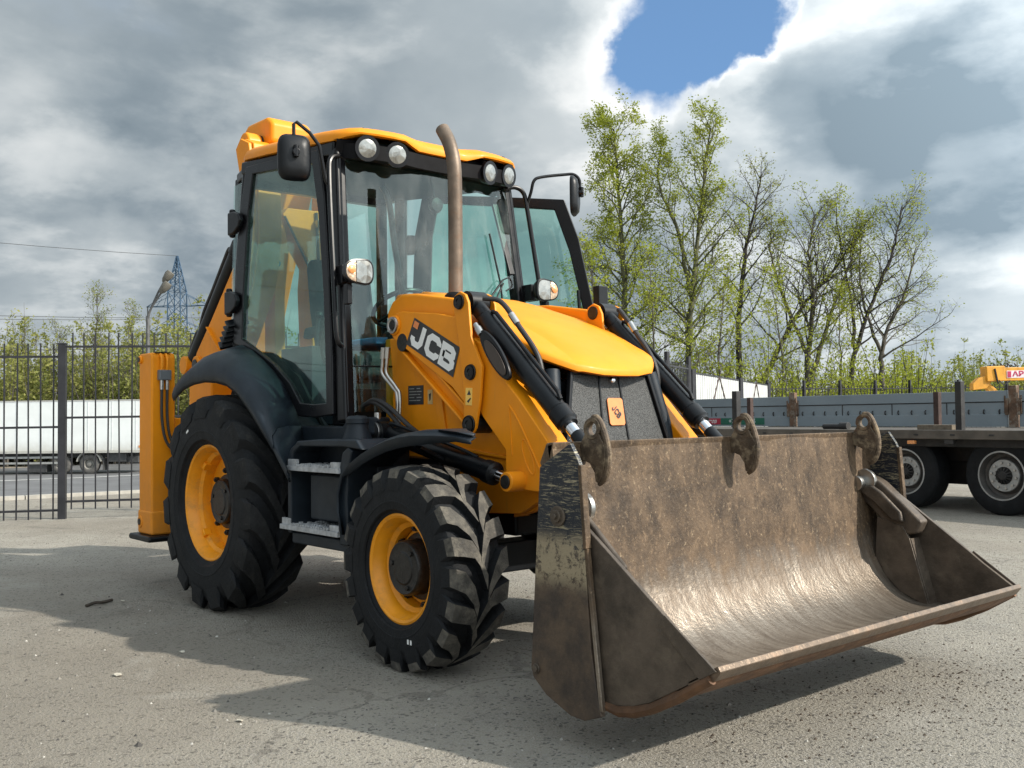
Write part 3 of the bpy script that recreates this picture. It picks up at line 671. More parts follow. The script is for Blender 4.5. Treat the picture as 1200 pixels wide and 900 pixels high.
    b = MB(); b.tube([T(.15)+upn*.057, T(.18)+upn*.072, T(.80)+upn*.070, T(.84)+upn*.055], .011, 8); b.build('feed_pipe', M_BLACK, cy)
    b = MB(); b.tube(spline([T(.05)+Vector((.06, -.02*s*-1, .05)), T(.10)+Vector((.10, -.04*s, .06)), T(.28)+Vector((.09, -.05*s, .05)), T(.46)+Vector((.09, -.06*s, .01)), T(.56)+Vector((.05, -.06*s, -.06)), T(.60)+Vector((-.02, -.06*s, -.13))], 6), .014, 10); b.build('hose', M_HOSE, cy)
    b = MB(); b.cyl(T(.20)+Vector((.098, -.045*s, .058)), T(.27)+Vector((.09, -.05*s, .052)), .018, n=12); b.build('hose_ferrule', M_STEEL, cy)
    # hose guard: smoked oval hanging beside the cylinder
    m = MB(); oc = Vector((2.425, s*.575, 1.555)); A1 = Vector((.63, 0, -.72)).normalized(); B1 = Vector((.75, 0, .66)).normalized()
    m.slab([oc+A1*(.17*math.cos(t))+B1*(.052*math.sin(t)) for t in [2*math.pi*i/28 for i in range(28)]], (0, s*.022, 0)); hg = m.build('hose_guard', M_BLK2, L, bevel=.008)
    b = MB(); b.slab([oc+A1*(.02+.12*math.cos(t))+B1*(.035*math.sin(t))+Vector((0, s*.0225, 0)) for t in [2*math.pi*i/24 for i in range(24)]], (0, s*.006, 0)); b.build('guard_panel', M_EXH if False else pmat('smoked_brown', (.045, .030, .022), .35), hg, bevel=.003)
    b = MB(); b.cyl((2.285, s*.585, 1.70), (2.315, s*.585, 1.665), .020, n=12); b.cyl((2.265, s*.585, 1.722), (2.285, s*.585, 1.70), .014, n=12); b.build('guard_fitting', M_STEEL, hg)
    # lift ram
    T0, T1 = Vector((1.45, s*.60, 1.165)), Vector((2.575, s*.60, .925)); d = (T1-T0).normalized()
    m = MB(); m.tube([T0, T(.1) if False else T0+d*.10, T0+d*.11, T0+d*.93, T0+d*.94, T0+d*1.00, T0+d*1.01], [.042, .042, .052, .052, .060, .060, .045], 22); m.cyl((1.45, s*.66, 1.165), (1.45, s*.54, 1.165), .06, n=20)
    lr = m.build('lift_cylinder', M_BLACK, L, ang=25)
    b = MB(); b.cyl(T0+d*1.0, T0+d*1.12, .03, n=18); b.build('piston_rod', M_CHROME, lr)
    b = MB(); b.cyl((2.575, s*.655, .925), (2.575, s*.55, .925), .050, n=22); b.build('pin_boss', M_YEL, lr, bevel=.008)
    b = MB(); b.cyl((2.575, s*.663, .925), (2.575, s*.65, .925), .034, n=20); b.build('pin', M_PIN, lr, bevel=.003)
    b = MB(); b.tube(spline([T0+d*.12+Vector((0, s*.03, .05)), T0+d*.16+Vector((0, s*.05, .075)), T0+d*.7+Vector((0, s*.03, .072)), T0+d*.86+Vector((0, 0, .05))], 5), .010, 8); b.build('feed_pipe', M_BLACK, lr)
    b = MB(); b.cyl((1.43, s*.675, 1.165), (1.43, s*.66, 1.165), .055, n=20); b.cyl((1.42, s*.64, 1.22), (1.42, s*.64, 1.275), .020, n=14); b.build('end_fitting', M_STEEL, lr, bevel=.003)

# loose hydraulic hoses and pipes beside the tower (right side shows them)
for s in (-1, 1):
    hg = empty('hydraulic_lines', (0, 0, 0), L)
    for i, (dx, dz) in enumerate(((0, 0), (.035, .012))):
        b = MB(); b.tube(spline([(1.17+dx, s*.62, 1.29+dz), (1.33+dx, s*.63, 1.335+dz), (1.46+dx, s*.62, 1.30+dz), (1.62+dx*2, s*.60, 1.18+dz), (1.78+dx*3, s*.60, 1.10+dz)], 6), .0135, 10); b.build('hose', M_HOSE, hg)
        b = MB(); b.cyl((1.70+dx*3, s*.60, 1.14+dz), (1.79+dx*3, s*.60, 1.09+dz), .018, n=12); b.build('hose_ferrule', M_STEEL, hg)
    for i, dx in enumerate((0, .045)):
        b = MB(); b.tube(spline([(1.365+dx, s*.56, 1.64), (1.355+dx, s*.56, 1.56), (1.355+dx, s*.56, 1.50), (1.43+dx*.8, s*.54, 1.42), (1.46+dx*.6, s*.53, 1.36), (1.45+dx*.6, s*.53, 1.12)], 6), .010, 10); b.build('steel_pipe', M_STEEL, hg)
        b = MB(); b.cyl((1.368+dx, s*.56, 1.655), (1.358+dx, s*.56, 1.59), .017, n=10); b.build('pipe_nut', M_STEEL, hg)

# ---- bucket
bk = empty('bucket', (0, 0, 0), L); bk['label'] = 'wide worn steel clam bucket of the loader, lowered near the ground'
prof = [Vector(p) for p in [(3.445, 1.132), (3.462, 1.0), (3.478, .86), (3.494, .72), (3.513, .60), (3.545, .49), (3.60, .395), (3.675, .325), (3.77, .285), (3.87, .278), (3.97, .298), (4.08, .345), (4.19, .402)]]
def band(P, th):
    out = []
    for i, p in enumerate(P):
        t = (P[min(i+1, len(P)-1)]-P[max(i-1, 0)]).normalized(); out.append(p+Vector((t.y, -t.x))*-th if False else p-Vector((-t.y, t.x))*th)
    return [tuple(p) for p in P]+[tuple(p) for p in reversed(out)]
def shell(P, th, y0, y1, name, mat, ny=26, dent=0.0):
    """curved plate with thickness, finely divided so that it can carry dents"""
    r = random.Random(5); m = MB(); bd_ = []
    for i, p in enumerate(P):
        t = (P[min(i+1, len(P)-1)]-P[max(i-1, 0)]).normalized(); bd_.append((p, Vector((t.y, -t.x))))
    dents = [(r.uniform(y0, y1), r.uniform(0, len(P)-1), r.uniform(.05, .16), r.uniform(-.5, 1)) for _ in range(26)]
    top = []; bot = []
    for j in range(ny+1):
        y = y0+(y1-y0)*j/ny; rt_ = []; rb = []
        for i, (p, nn) in enumerate(bd_):
            e = 0
            for (dy, di, w, a) in dents: e += a*dent*math.exp(-((y-dy)/w)**2-((i-di)/1.3)**2)
            q = p+nn*e; rt_.append((q.x, y, q.y)); q2 = p-nn*th*(-1 if nn.dot(Vector((-.3, -1))) > 0 else 1); rb.append((q2.x, y, q2.y))
        top.append(rt_); bot.append(rb)
    n = len(P); m.grid(top); o = len(m.v); m.grid(bot)
    for j in range(ny):
        for i in (0, n-1): m.f.append((j*n+i, (j+1)*n+i, o+(j+1)*n+i, o+j*n+i)); m.fm.append(0)
    for j in (0, ny):
        for i in range(n-1): m.f.append((j*n+i, j*n+i+1, o+j*n+i+1, o+j*n+i)); m.fm.append(0)
    return m.build(name, mat, bk, ang=40)
def densify(P, k):
    out = spline([(p.x, p.y, 0) for p in P], k); return [Vector((p.x, p.y)) for p in out]
PD = densify(prof, 3)
shell(PD[:16], .025, -1.150, 1.150, 'mouldboard', M_BKT, 60, .011)
shell([p+Vector((.004, .002)) for p in PD[15:]], .022, -1.128, 1.128, 'clam_floor', M_BKT, 60, .008)
m = MB(); m.prism([(3.37, 1.06), (3.41, 1.138), (3.452, 1.142), (3.4485, 1.12), (3.425, 1.05), (3.39, 1.03)], -1.150, 1.150); m.build('top_beam', M_BKT, bk, bevel=.006)
m = MB(); m.prism([(3.36, .95), (3.41, 1.0), (3.44, .62), (3.50, .40), (3.62, .24), (3.50, .19), (3.40, .24), (3.36, .4)], -1.10, 1.10); m.build('back_frame', M_BLACK, bk, bevel=.02)
sp_ = [(3.572, 1.141), (3.402, 1.046), (3.376, .735), (3.338, .262), (3.350, .225), (3.424, .170), (3.555, .120), (3.63, .116), (3.722, .150), (3.706, .185), (3.669, .388), (3.641, .76), (3.634, 1.035), (3.61, 1.085)]
cs_ = [(3.630, .822), (3.640, .76), (3.664, .40), (3.690, .205), (3.74, .190), (3.846, .208), (3.93, .238), (4.215, .398), (4.06, .505), (4.0, .552)]
for s in (-1, 1):
    m = MB(); m.prism(sp_, s*1.178, s*1.156); pl_ = m.build('side_plate', M_BSIDE, bk, bevel=.004)
    b = MB(); b.lathe([(.001, -.010*-s), (.016, .010*s), (.018, .012*s), (.030, .012*s), (.038, .006*s), (.040, 0)], (3.505, s*1.178, .862), 22); 
    m = MB(); m.prism(cs_, s*1.150, s*1.130); m.build('clam_side', M_CLAM, bk, bevel=.004)
    m = MB(); m.prism([(4.008, .556), (4.226, .402), (4.155, .362), (3.985, .515)], s*1.158, s*1.1505); m.build('side_cutter', M_CLAM, bk, bevel=.003)
    m = MB(); m.tube([(3.70, s*1.145, .185), (3.78, s*1.148, .178), (3.86, s*1.148, .193), (3.94, s*1.148, .222), (4.06, s*1.148, .285), (4.20, s*1.148, .372)], [.016, .020, .022, .020, .020, .018], 10); m.build('wear_strip', M_RUST, bk)
    m = MB(); m.bar((3.625, s*1.167, 1.06), (3.648, s*1.167, .75), .018, .030, (0, 1, 0)); m.bar((3.648, s*1.167, .75), (3.716, s*1.167, .165), .018, .020, (0, 1, 0)); m.build('edge_bar', M_BKT, bk, bevel=.004)
    for (x, z, r) in ((3.505, .862, .040), (3.372, .262, .020)):
        b = MB(); b.cyl((x, s*1.176, z), (x, s*1.186, z), r, n=22)
        if r > .03: b.cyl((x, s*1.184, z), (x, s*1.196, z), r*.62, n=20); b.cyl((x, s*1.195, z), (x, s*1.206, z), r*.32, n=6)
        else: b.cyl((x, s*1.186, z), (x, s*1.194, z), r*.8, n=6)
        b.build('bolt', M_CLAM, bk, bevel=.003)
    # clam hinge casting and gusset inside each corner
    m = MB(); m.cyl((3.475, s*.985, .872), (3.475, s*1.125, .872), .040, n=20); m.cyl((3.50, s*1.03, .885), (3.50, s*1.055, .885), .062, n=24)
    m.build('hinge_pin', M_STEEL, bk, bevel=.004)
    y0 = 1.048 if s > 0 else 1.10
    m = MB(); m.prism([(3.445, .905), (3.53, .912), (3.585, .880), (3.70, .780), (3.80, .690), (3.772, .628), (3.70, .612), (3.62, .640), (3.52, .745), (3.45, .80)], s*y0, s*1.128)
    m.prism([(3.47, .86), (3.54, .868), (3.60, .83), (3.70, .735), (3.715, .68), (3.65, .685), (3.55, .775), (3.48, .82)], s*(y0-.028), s*(y0+.002)); m.build('hinge_casting', M_CLAM, bk, bevel=.014, seg=2)
    m = MB(); m.prism([(3.56, .70), (3.70, .66), (3.735, .60), (3.83, .262), (3.78, .285), (3.68, .325), (3.60, .40), (3.545, .50)], s*1.045, s*1.060); m.build('gusset', M_BSIDE if False else M_CLAM, bk, bevel=.003)
    m = MB(); m.bar((3.735, s*1.095, .60), (3.828, s*1.095, .268), .085, .012, (1, 0, .2)); m.build('gusset_flange', M_CLAM, bk, bevel=.003)
m = MB(); m.prism([(4.10, .348), (4.226, .420), (4.238, .402), (4.212, .368), (4.10, .318)], -1.150, 1.150); m.build('cutting_edge', M_EDGE, bk, bevel=.004)
m = MB(); m.prism([(3.98, .288), (4.10, .3175), (4.205, .366), (4.19, .348), (4.10, .292), (3.98, .262)], -1.148, 1.148); m.build('wear_plate', M_RUST, bk, bevel=.004)
# lifting hooks with an eye
for y in (-.985, -.02, 1.03):
    m = MB(); n = 18; ce = (3.512, 1.192)
    out = []; inn = []
    for i in range(n):
        t = 2*math.pi*i/n; out.append((ce[0]+.046*math.cos(t), y-.017, ce[1]+.044*math.sin(t))); inn.append((ce[0]+.026*math.cos(t), y-.017, ce[1]+.026*math.sin(t)))
    m.ring(out, inn, (0, .034, 0))
    m.prism([(3.474, 1.172), (3.425, 1.10), (3.455, 1.07), (3.500, 1.055), (3.525, 1.02), (3.530, .985), (3.545, .978), (3.568, 1.01), (3.584, 1.07), (3.584, 1.12), (3.550, 1.174), (3.534, 1.1530), (3.512, 1.1465), (3.490, 1.153)], y-.0165, y+.0165)
    hk = m.build('hook', M_HOOK, bk, bevel=.004)
    b = MB(); b.tube(spline([(3.500, y, 1.236), (3.530, y, 1.232), (3.556, y, 1.20), (3.582, y, 1.13), (3.586, y, 1.06), (3.568, y, 1.005), (3.535, y, .972)], 4), [.008, .012, .013, .014, .014, .014, .014, .014, .014, .014, .014, .014, .014, .014, .014, .014, .014, .014, .014, .014, .014, .014, .013, .011, .008], 10); b.build('hook_rim', M_HOOK, hk)
# tilt levers behind the bucket
for s in (-1, 1):
    m = MB(); m.prism([(3.26, .86), (3.34, .86), (3.43, .62), (3.40, .40), (3.28, .40), (3.30, .60)], s*.54, s*.45); m.build('tilt_lever', M_YEL, bk, bevel=.006)
def soil():
    r = random.Random(9); m = MB()
    for i in range(420):
        y = -1.05+2.0*r.random()**.8; g = math.exp(-((y-.35)/.12)**2)+math.exp(-((y+.55)/.08)**2)*.5
        if r.random() > .22+g: continue
        x = 4.075+.03*r.gauss(0, 1)-.03*g; z = .345+(x-4.08)*.5+.002+.012*g*r.random(); s_ = .004+.008*r.random()*(.5+g)
        vs = [(x+s_*math.cos(a)*(.7+.5*r.random()), y+s_*math.sin(a)*(.7+.5*r.random()), z-.003) for a in (0, 1.3, 2.5, 3.8, 5.0)]
        m.add(vs+[(x, y, z+s_)], [(k, (k+1) % 5, 5) for k in range(5)])
    o = m.build('soil_crumbs', M_SOIL, bk, flat=True, recalc=False); o['kind'] = 'stuff'
soil()

# ---- rear fenders
lip = [(-.60, 1.425), (-.52, 1.462), (-.41, 1.502), (-.24, 1.530), (-.06, 1.540), (.11, 1.530), (.27, 1.505), (.43, 1.442), (.57, 1.352), (.74, 1.225), (.905, 1.092), (1.06, .950), (1.085, .925)]
top = [(-.56, 1.52), (-.48, 1.585), (-.37, 1.640), (-.22, 1.690), (-.06, 1.715), (.10, 1.70), (.25, 1.655), (.39, 1.575), (.52, 1.47), (.66, 1.345), (.78, 1.20), (.86, 1.02), (.89, .93)]
inn = [(-.52, 1.56), (-.44, 1.63), (-.33, 1.69), (-.2, 1.735), (-.05, 1.745), (.10, 1.70), (.27, 1.625), (.42, 1.545), (.55, 1.46), (.66, 1.345), (.755, 1.20), (.80, 1.02), (.82, .93)]
for s in (-1, 1):
    for nm, i0, i1 in (('rear_fender', 0, 11), ('fender_extension', 10, 13)):
        cols = []
        for i in range(i0, i1):
            a, b, c = lip[i], top[i], inn[i]; ex = -.004 if i0 else 0
            cols.append([(a[0]-.01, s*(1.020+ex), a[1]-.045), (a[0], s*(1.034+ex), a[1]-.02), (a[0]+.005, s*(1.036+ex), a[1]+.004), (a[0]*.75+b[0]*.25, s*(1.025+ex), a[1]*.70+b[1]*.30+.016), (a[0]*.35+b[0]*.65, s*(.965+ex), a[1]*.25+b[1]*.75+.014), (b[0], s*(.88+ex), b[1]), (c[0], s*(.775+ex), c[1])])
        m = MB(); m.grid(cols); m.build(nm, M_NAVY, L, ang=50, solid=.014)
    m = MB(); m.prism([(-.60, .95), (-.58, 1.40), (-.42, 1.62), (-.2, 1.72), (.1, 1.69), (.45, 1.52), (.75, 1.2), (.80, .95)], s*.62, s*.60); m.build('fender_liner', M_MATT, L)
    m = MB()                                                       # pleated rubber between fender and rear pillar
    for i in range(5): m.bar((-.36+.03*i, s*.80, 1.76+.035*i), (-.30+.025*i, s*.66, 1.80+.035*i), .09, .024, (.6, 0, 1))
    m.build('rubber_bellows', M_BLACK, L, bevel=.006)

# ---- front fenders
fl = [(1.635, .62), (1.600, .74), (1.600, .84), (1.64, .93), (1.72, .995), (1.84, 1.050), (1.95, 1.088), (2.06, 1.118), (2.17, 1.138), (2.27, 1.148), (2.36, 1.148), (2.48, 1.142), (2.59, 1.126)]
for s in (-1, 1):
    cols = []
    for i, (x, z) in enumerate(fl):
        o = 1.005-.125*sm(2.24, 2.44, x); nx, nz = ((-1, 0) if i < 3 else (-.5, .85) if i < 6 else (0, 1))
        cols.append([(x, s*(o-.002), z-(.035*(1-sm(2.2, 2.58, x))+.010) if i > 3 else z), (x+nx*.006, s*(o+.004), z+nz*.004), (x+nx*.018, s*(o-.03), z+nz*.020), (x+nx*.024, s*(.90-.03*sm(2.28, 2.58, x)), z+nz*.030), (x+nx*.024, s*(.70+.15*sm(2.28, 2.58, x)), z+nz*.032)])
    m = MB(); m.grid(cols); m.build('front_fender', M_NAVY, L, ang=55, solid=.012)
    b = MB(); b.bar((2.05, s*.80, 1.09), (2.05, s*.42, .92), .05, .02); b.build('fender_bracket', M_BLACK, L, bevel=.004)

# ---- step box with treads
for s in (-1, 1):
    m = MB()
    m.box(.98, 1.66, s*.58, s*.80, .55, 1.10)                                   # back
    m.prism([(.985, .58), (.985, 1.0), (1.02, 1.07), (1.09, 1.105), (1.13, 1.112), (1.13, 1.085), (1.06, 1.05), (1.03, 1.0), (1.03, .58)], s*.985, s*.80)
    m.prism([(1.57, .56), (1.57, .96), (1.60, 1.06), (1.66, 1.09), (1.70, 1.07), (1.655, .95), (1.645, .80), (1.66, .56)], s*.985, s*.80)
    m.prism([(1.09, 1.085), (1.09, 1.115), (1.35, 1.128), (1.74, 1.13), (1.80, 1.075), (1.60, 1.09)], s*.985, s*.60)
    m.box(1.00, 1.66, s*.965, s*.70, .52, .585)
    t_ = m.build('step_box', M_NAVY, L, bevel=.010)
    b = MB(); b.box(1.155, 1.515, s*.93, s*.802, .668, .925); b.build('battery_cover', M_NAVY, t_, bevel=.012)
    for (z, x0, x1, y0) in ((.962, .990, 1.585, 1.000), (.618, .915, 1.572, 1.000)):
        b = MB(); b.box(x0, x1, s*y0, s*.80, z-.018, z+.010)
        b.box(x0+.01, x0+.11, s*(y0-.010), s*(y0-.030), z+.010, z+.048); b.box(x1-.10, x1-.005, s*(y0-.010), s*(y0-.030), z+.010, z+.042)
        r = random.Random(int(z*1000))
        for i in range(15):
            xx = x0+.13+(x1-x0-.25)*i/14
            for yy in (.985, .93, .875, .82): b.box(xx-.008, xx+.008, s*(yy+.012), s*(yy-.012), z+.010, z+.010+.008+.008*r.random())
        b.build('step_tread', M_ALU, t_, bevel=.002, seg=1)
    b = MB(); b.lathe([(.085, 0), (.080, .02), (.062, .07), (.060, .09), (.066, .095), (.066, .12), (.05, .135), (.001, .14)], (1.46, s*.80, 1.12), 24, 'z'); b.build('filler_cap', M_NAVY, t_)

# ---- cab
cab = empty('cab', (0, 0, 0), L); cab['label'] = 'tall glazed cab with yellow roof'
def cy(z): return .70+.045*(2.77-z)
for s in (-1, 1):
    m = MB(); m.bar((1.02, s*(cy(2.86)-.035), 2.88), (1.23, s*(cy(1.26)-.035), 1.22), .075, .095, (1, 0, 0)); m.build('front_pillar', M_BLK2, cab, bevel=.018, seg=3)
    m = MB(); m.tube([(-.20, s*(cy(3.0)-.05), 3.0), (-.255, s*(cy(2.3)-.05), 2.3), (-.265, s*(cy(1.7)-.05), 1.62)], .050, 12); m.build('rear_pillar', M_BLK2, cab)
    m = MB(); m.bar((-.22, s*.665, 3.005), (1.04, s*.665, 2.885), .07, .09); m.build('roof_rail', M_BLK2, cab, bevel=.015)
    m = MB(); m.prism([(-.20, 1.60), (.28, 1.52), (.62, 1.28), (.74, 1.20), (1.24, 1.20), (1.28, 1.235), (1.44, 1.25), (1.44, 1.15), (1.30, 1.10), (.70, 1.10), (.55, 1.0), (-.20, 1.0)], s*.765, s*.56); m.build('cab_sill', M_NAVY, cab, bevel=.015)
    # handrail beside the pillar, bent in at the roof
    hb = [(1.085, s*.62, 2.805), (1.10, s*.70, 2.83), (1.115, s*.765, 2.80), (1.13, s*.785, 2.70), (1.185, s*.805, 2.35), (1.24, s*.82, 2.0), (1.275, s*.825, 1.72), (1.275, s*.79, 1.66)]
    if s < 0: hb = [(x-.03, y*.97, z) for x, y, z in hb]
    m = MB(); m.tube(spline(hb, 5), .016, 10); m.build('handrail', M_BLK2, cab)
m = MB(); m.bar((-.42, -.60, 2.98), (-.42, .60, 2.98), .08, .10); m.bar((-.42, -.60, 1.62), (-.42, .60, 1.62), .08, .1)
for s in (-1, 1): m.bar((-.42, s*.60, 2.98), (-.45, s*.62, 1.6), .07, .07, (1, 0, 0)); m.bar((-.42, s*.60, 2.98), (-.22, s*.64, 2.99), .07, .07)
m.build('rear_frame', M_BLK2, cab, bevel=.012)
m = MB(); m.slab([(-.425, -.56, 2.92), (-.425, .56, 2.92), (-.45, .58, 1.66), (-.45, -.58, 1.66)], (.006, 0, 0)); m.build('rear_window', M_GLASSR, cab)
for s in (-1, 1):
    m = MB(); m.slab([(-.41, s*.655, 2.92), (-.27, s*.665, 2.92), (-.30, s*.70, 1.70), (-.43, s*.68, 1.70)], (0, s*.006, 0)); m.build('rear_quarter_window', M_GLASSR, cab)
# windscreen: gently curved, raked
def wsx(y, z): return 1.055+.125*(2.80-z)+.10*(1-(y/.70)**2)
rows = []
for i in range(9):
    z = 2.82-(2.82-1.28)*i/8; w = (.675+.045*(2.82-z))
    rows.append([(wsx(w*f*.97, z), w*f, z) for f in [k/8-1 for k in range(17)]])
m = MB(); m.grid(rows); m.build('windscreen', M_GLASS, cab, ang=180)
m = MB()
for s in (-1, 1):
    m.tube([(wsx(.66*s, z)+.006, s*(.672+.045*(2.82-z)), z) for z in (2.82, 2.4, 2.0, 1.6, 1.28)], .010, 8)
m.tube([(wsx(w, 1.55)+.002, w, 1.55) for w in [(.72*k/8-.72) for k in range(17)]], .006, 6)
m.build('windscreen_seal', M_BLK2, cab)
m = MB()                                                                        # header under the visor
hd = [(wsx(y, 2.85)+.02, y, z) for z in (2.80,) for y in [k*.0875-.70 for k in range(17)]]
m.grid([[(x-.02, y, 2.795+.02*(y/.7)**2) for x, y, z in hd], [(x+.02, y, 2.93) for x, y, z in hd], [(x-.2, y, 2.95) for x, y, z in hd], [(x-.2, y, 2.80) for x, y, z in hd], [(x-.02, y, 2.795+.02*(y/.7)**2) for x, y, z in hd]])
m.build('header', M_MATT, cab, ang=40)
# roof
def roof():
    zb = lambda x: 3.035-.105*x
    half = [(-.36, 0), (-.36, .30), (-.34, .52), (-.28, .645), (-.15, .70), (.2, .715), (.6, .715), (.90, .712), (1.04, .70), (1.14, .665), (1.20, .60), (1.235, .50), (1.25, .40), (1.25, .31), (1.235, .245), (1.222, .19), (1.215, .10), (1.215, 0)]
    pl = [(x, -y) for x, y in half]+[(x, y) for x, y in reversed(half[1:-1])]; n = len(pl)
    def arch(x, y):
        y = abs(y)
        return .040*(sm(.20, .30, y)-sm(.64, .69, y))*sm(1.0, 1.15, x) 
    rows = []
    for (ins, dz) in ((.03, .0), (0.0, .002), (-.004, .03), (.012, .062), (.05, .086), (.14, .105), (.35, .125)):
        row = []
        for x, y in pl:
            cx = .45; f = 1-ins/.75
            z = zb(x)+dz+(arch(x, y)*(1 if dz < .01 else .55 if dz < .05 else .3 if dz < .09 else .1))
            row.append((cx+(x-cx)*f, y*f, z))
        row.append(row[0]); rows.append(row)
    m = MB(); m.grid(rows); m.f.append(tuple(range((len(rows)-1)*(n+1), (len(rows)-1)*(n+1)+n))); m.fm.append(0)
    m.build('roof', M_YEL, cab, ang=50)
    m = MB(); m.add([(x*.99, y*.97, zb(x)-.012) for x, y in pl], [tuple(range(n))]); m.add([(x*.985, y*.955, zb(x)-.10) for x, y in pl], []); 
    b0 = 0
    for i in range(n): m.f.append((i, (i+1) % n, n+(i+1) % n, n+i)); m.fm.append(0)
    m.f.append(tuple(range(n, 2*n))); m.fm.append(0)
    m.build('roof_liner', M_MATT, cab, ang=50)
roof()
def rlamp(x, y, z, rx):
    d = Vector((1, .25*(1 if y > 0 else -1), -.12)).normalized(); p = Vector((x, y, z))
    lp = MB(); lp.tube([p-d*.085, p-d*.05, p-d*.01, p+d*.004, p+d*.004], [.035, .066, .076, .078, .060], 24, cap=True); o = lp.build('roof_lamp', M_BLK2, cab)
    b = MB(); 
    a = d.cross(Vector((0, 0, 1))).normalized(); c = a.cross(d)
    rows = [[p+d*(.006+h)+(a*math.cos(t)+c*math.sin(t))*r for t in [2*math.pi*i/24 for i in range(25)]] for r, h in ((.059, -.003), (.045, .001), (.025, .003), (.002, .004))]
    b.grid(rows); b.build('lamp_glass', M_LENS, cab, ang=60)
    b = MB(); b.bar(p-d*.05+Vector((0, 0, .05)), p-d*.06+Vector((0, 0, .13)), .03, .03, (0, 1, 0)); b.build('lamp_bracket', M_BLK2, cab)
for y, z, x in ((.560, 2.868, 1.205), (.367, 2.853, 1.240)):
    for s in (-1, 1): rlamp(x, s*y, z, 0)
# headlamps on the pillars
for s in (-1, 1):
    p = Vector((1.385, s*.736, 2.087)); m = MB(); n = 28
    def oval(k, dx, sh=0): 
        r = []
        for i in range(n):
            t = 2*math.pi*i/n; u = math.copysign(abs(math.cos(t))**.62, math.cos(t)); v = math.copysign(abs(math.sin(t))**.75, math.sin(t))
            yy = u*.098*k; zz = v*.073*k*(1-.16*(u*s)) 
            r.append((p.x+dx, p.y+yy, p.z+zz))
        return r
    rows = [oval(.35, -.075), oval(.8, -.06), oval(1.0, -.015), oval(1.0, .004), oval(.90, .006)]
    m.grid([r+[r[0]] for r in rows]); m.f.append(tuple(range(n))); m.fm.append(0)
    hl = m.build('headlamp', M_BLK2, L, ang=50)
    def lensmesh(side):
        b = MB(); ro = oval(.90, .007); ctr = (p.x+.016, p.y, p.z)
        cut = p.y+s*.022
        pts = [q for q in ro]
        # split the oval by the vertical line y = cut
        poly = []
        for i in range(n):
            a_, b_ = pts[i], pts[(i+1) % n]; ia = (a_[1]-cut)*s*side > 0; ib = (b_[1]-cut)*s*side > 0
            if ia: poly.append(a_)
            if ia != ib: t = (cut-a_[1])/(b_[1]-a_[1]); poly.append(tuple(a_[k]+(b_[k]-a_[k])*t for k in range(3)))
        c_ = Vector((0, 0, 0))
        for q in poly: c_ += Vector(q)
        c_ /= len(poly); c_.x += .008; c_ = tuple(c_)
        poly = [tuple(Vector(c_)*.04+Vector(q)*.96) if True else q for q in poly]
        b.add(poly+[c_], [(i, (i+1) % len(poly), len(poly)) for i in range(len(poly))]); return b
    lensmesh(-1).build('main_lens', M_LENS, hl, ang=80)
    lensmesh(1).build('side_lens', pmat('side_lens', (.55, .40, .27), .2, .6, .25, 40, .4, 90, .8), hl, ang=80)
    b = MB(); b.lathe([(.001, .006), (.020, .004), (.026, 0)], (p.x+.0145, p.y+s*.055, p.z+.008), 14, 'x'); b.build('indicator', M_AMBER, hl)
    b = MB(); b.tube([(p.x-.06, p.y, p.z), (1.25, s*.745, p.z)], .022, 8); b.box(1.16, 1.26, s*.70, s*.775, 2.03, 2.14); b.build('lamp_arm', M_BLK2, hl, bevel=.006)
    b = MB(); b.box(1.30, 1.345, s*.755, s*.79, 1.90, 2.02); b.build('plug_box', M_BLK2, hl, bevel=.006)

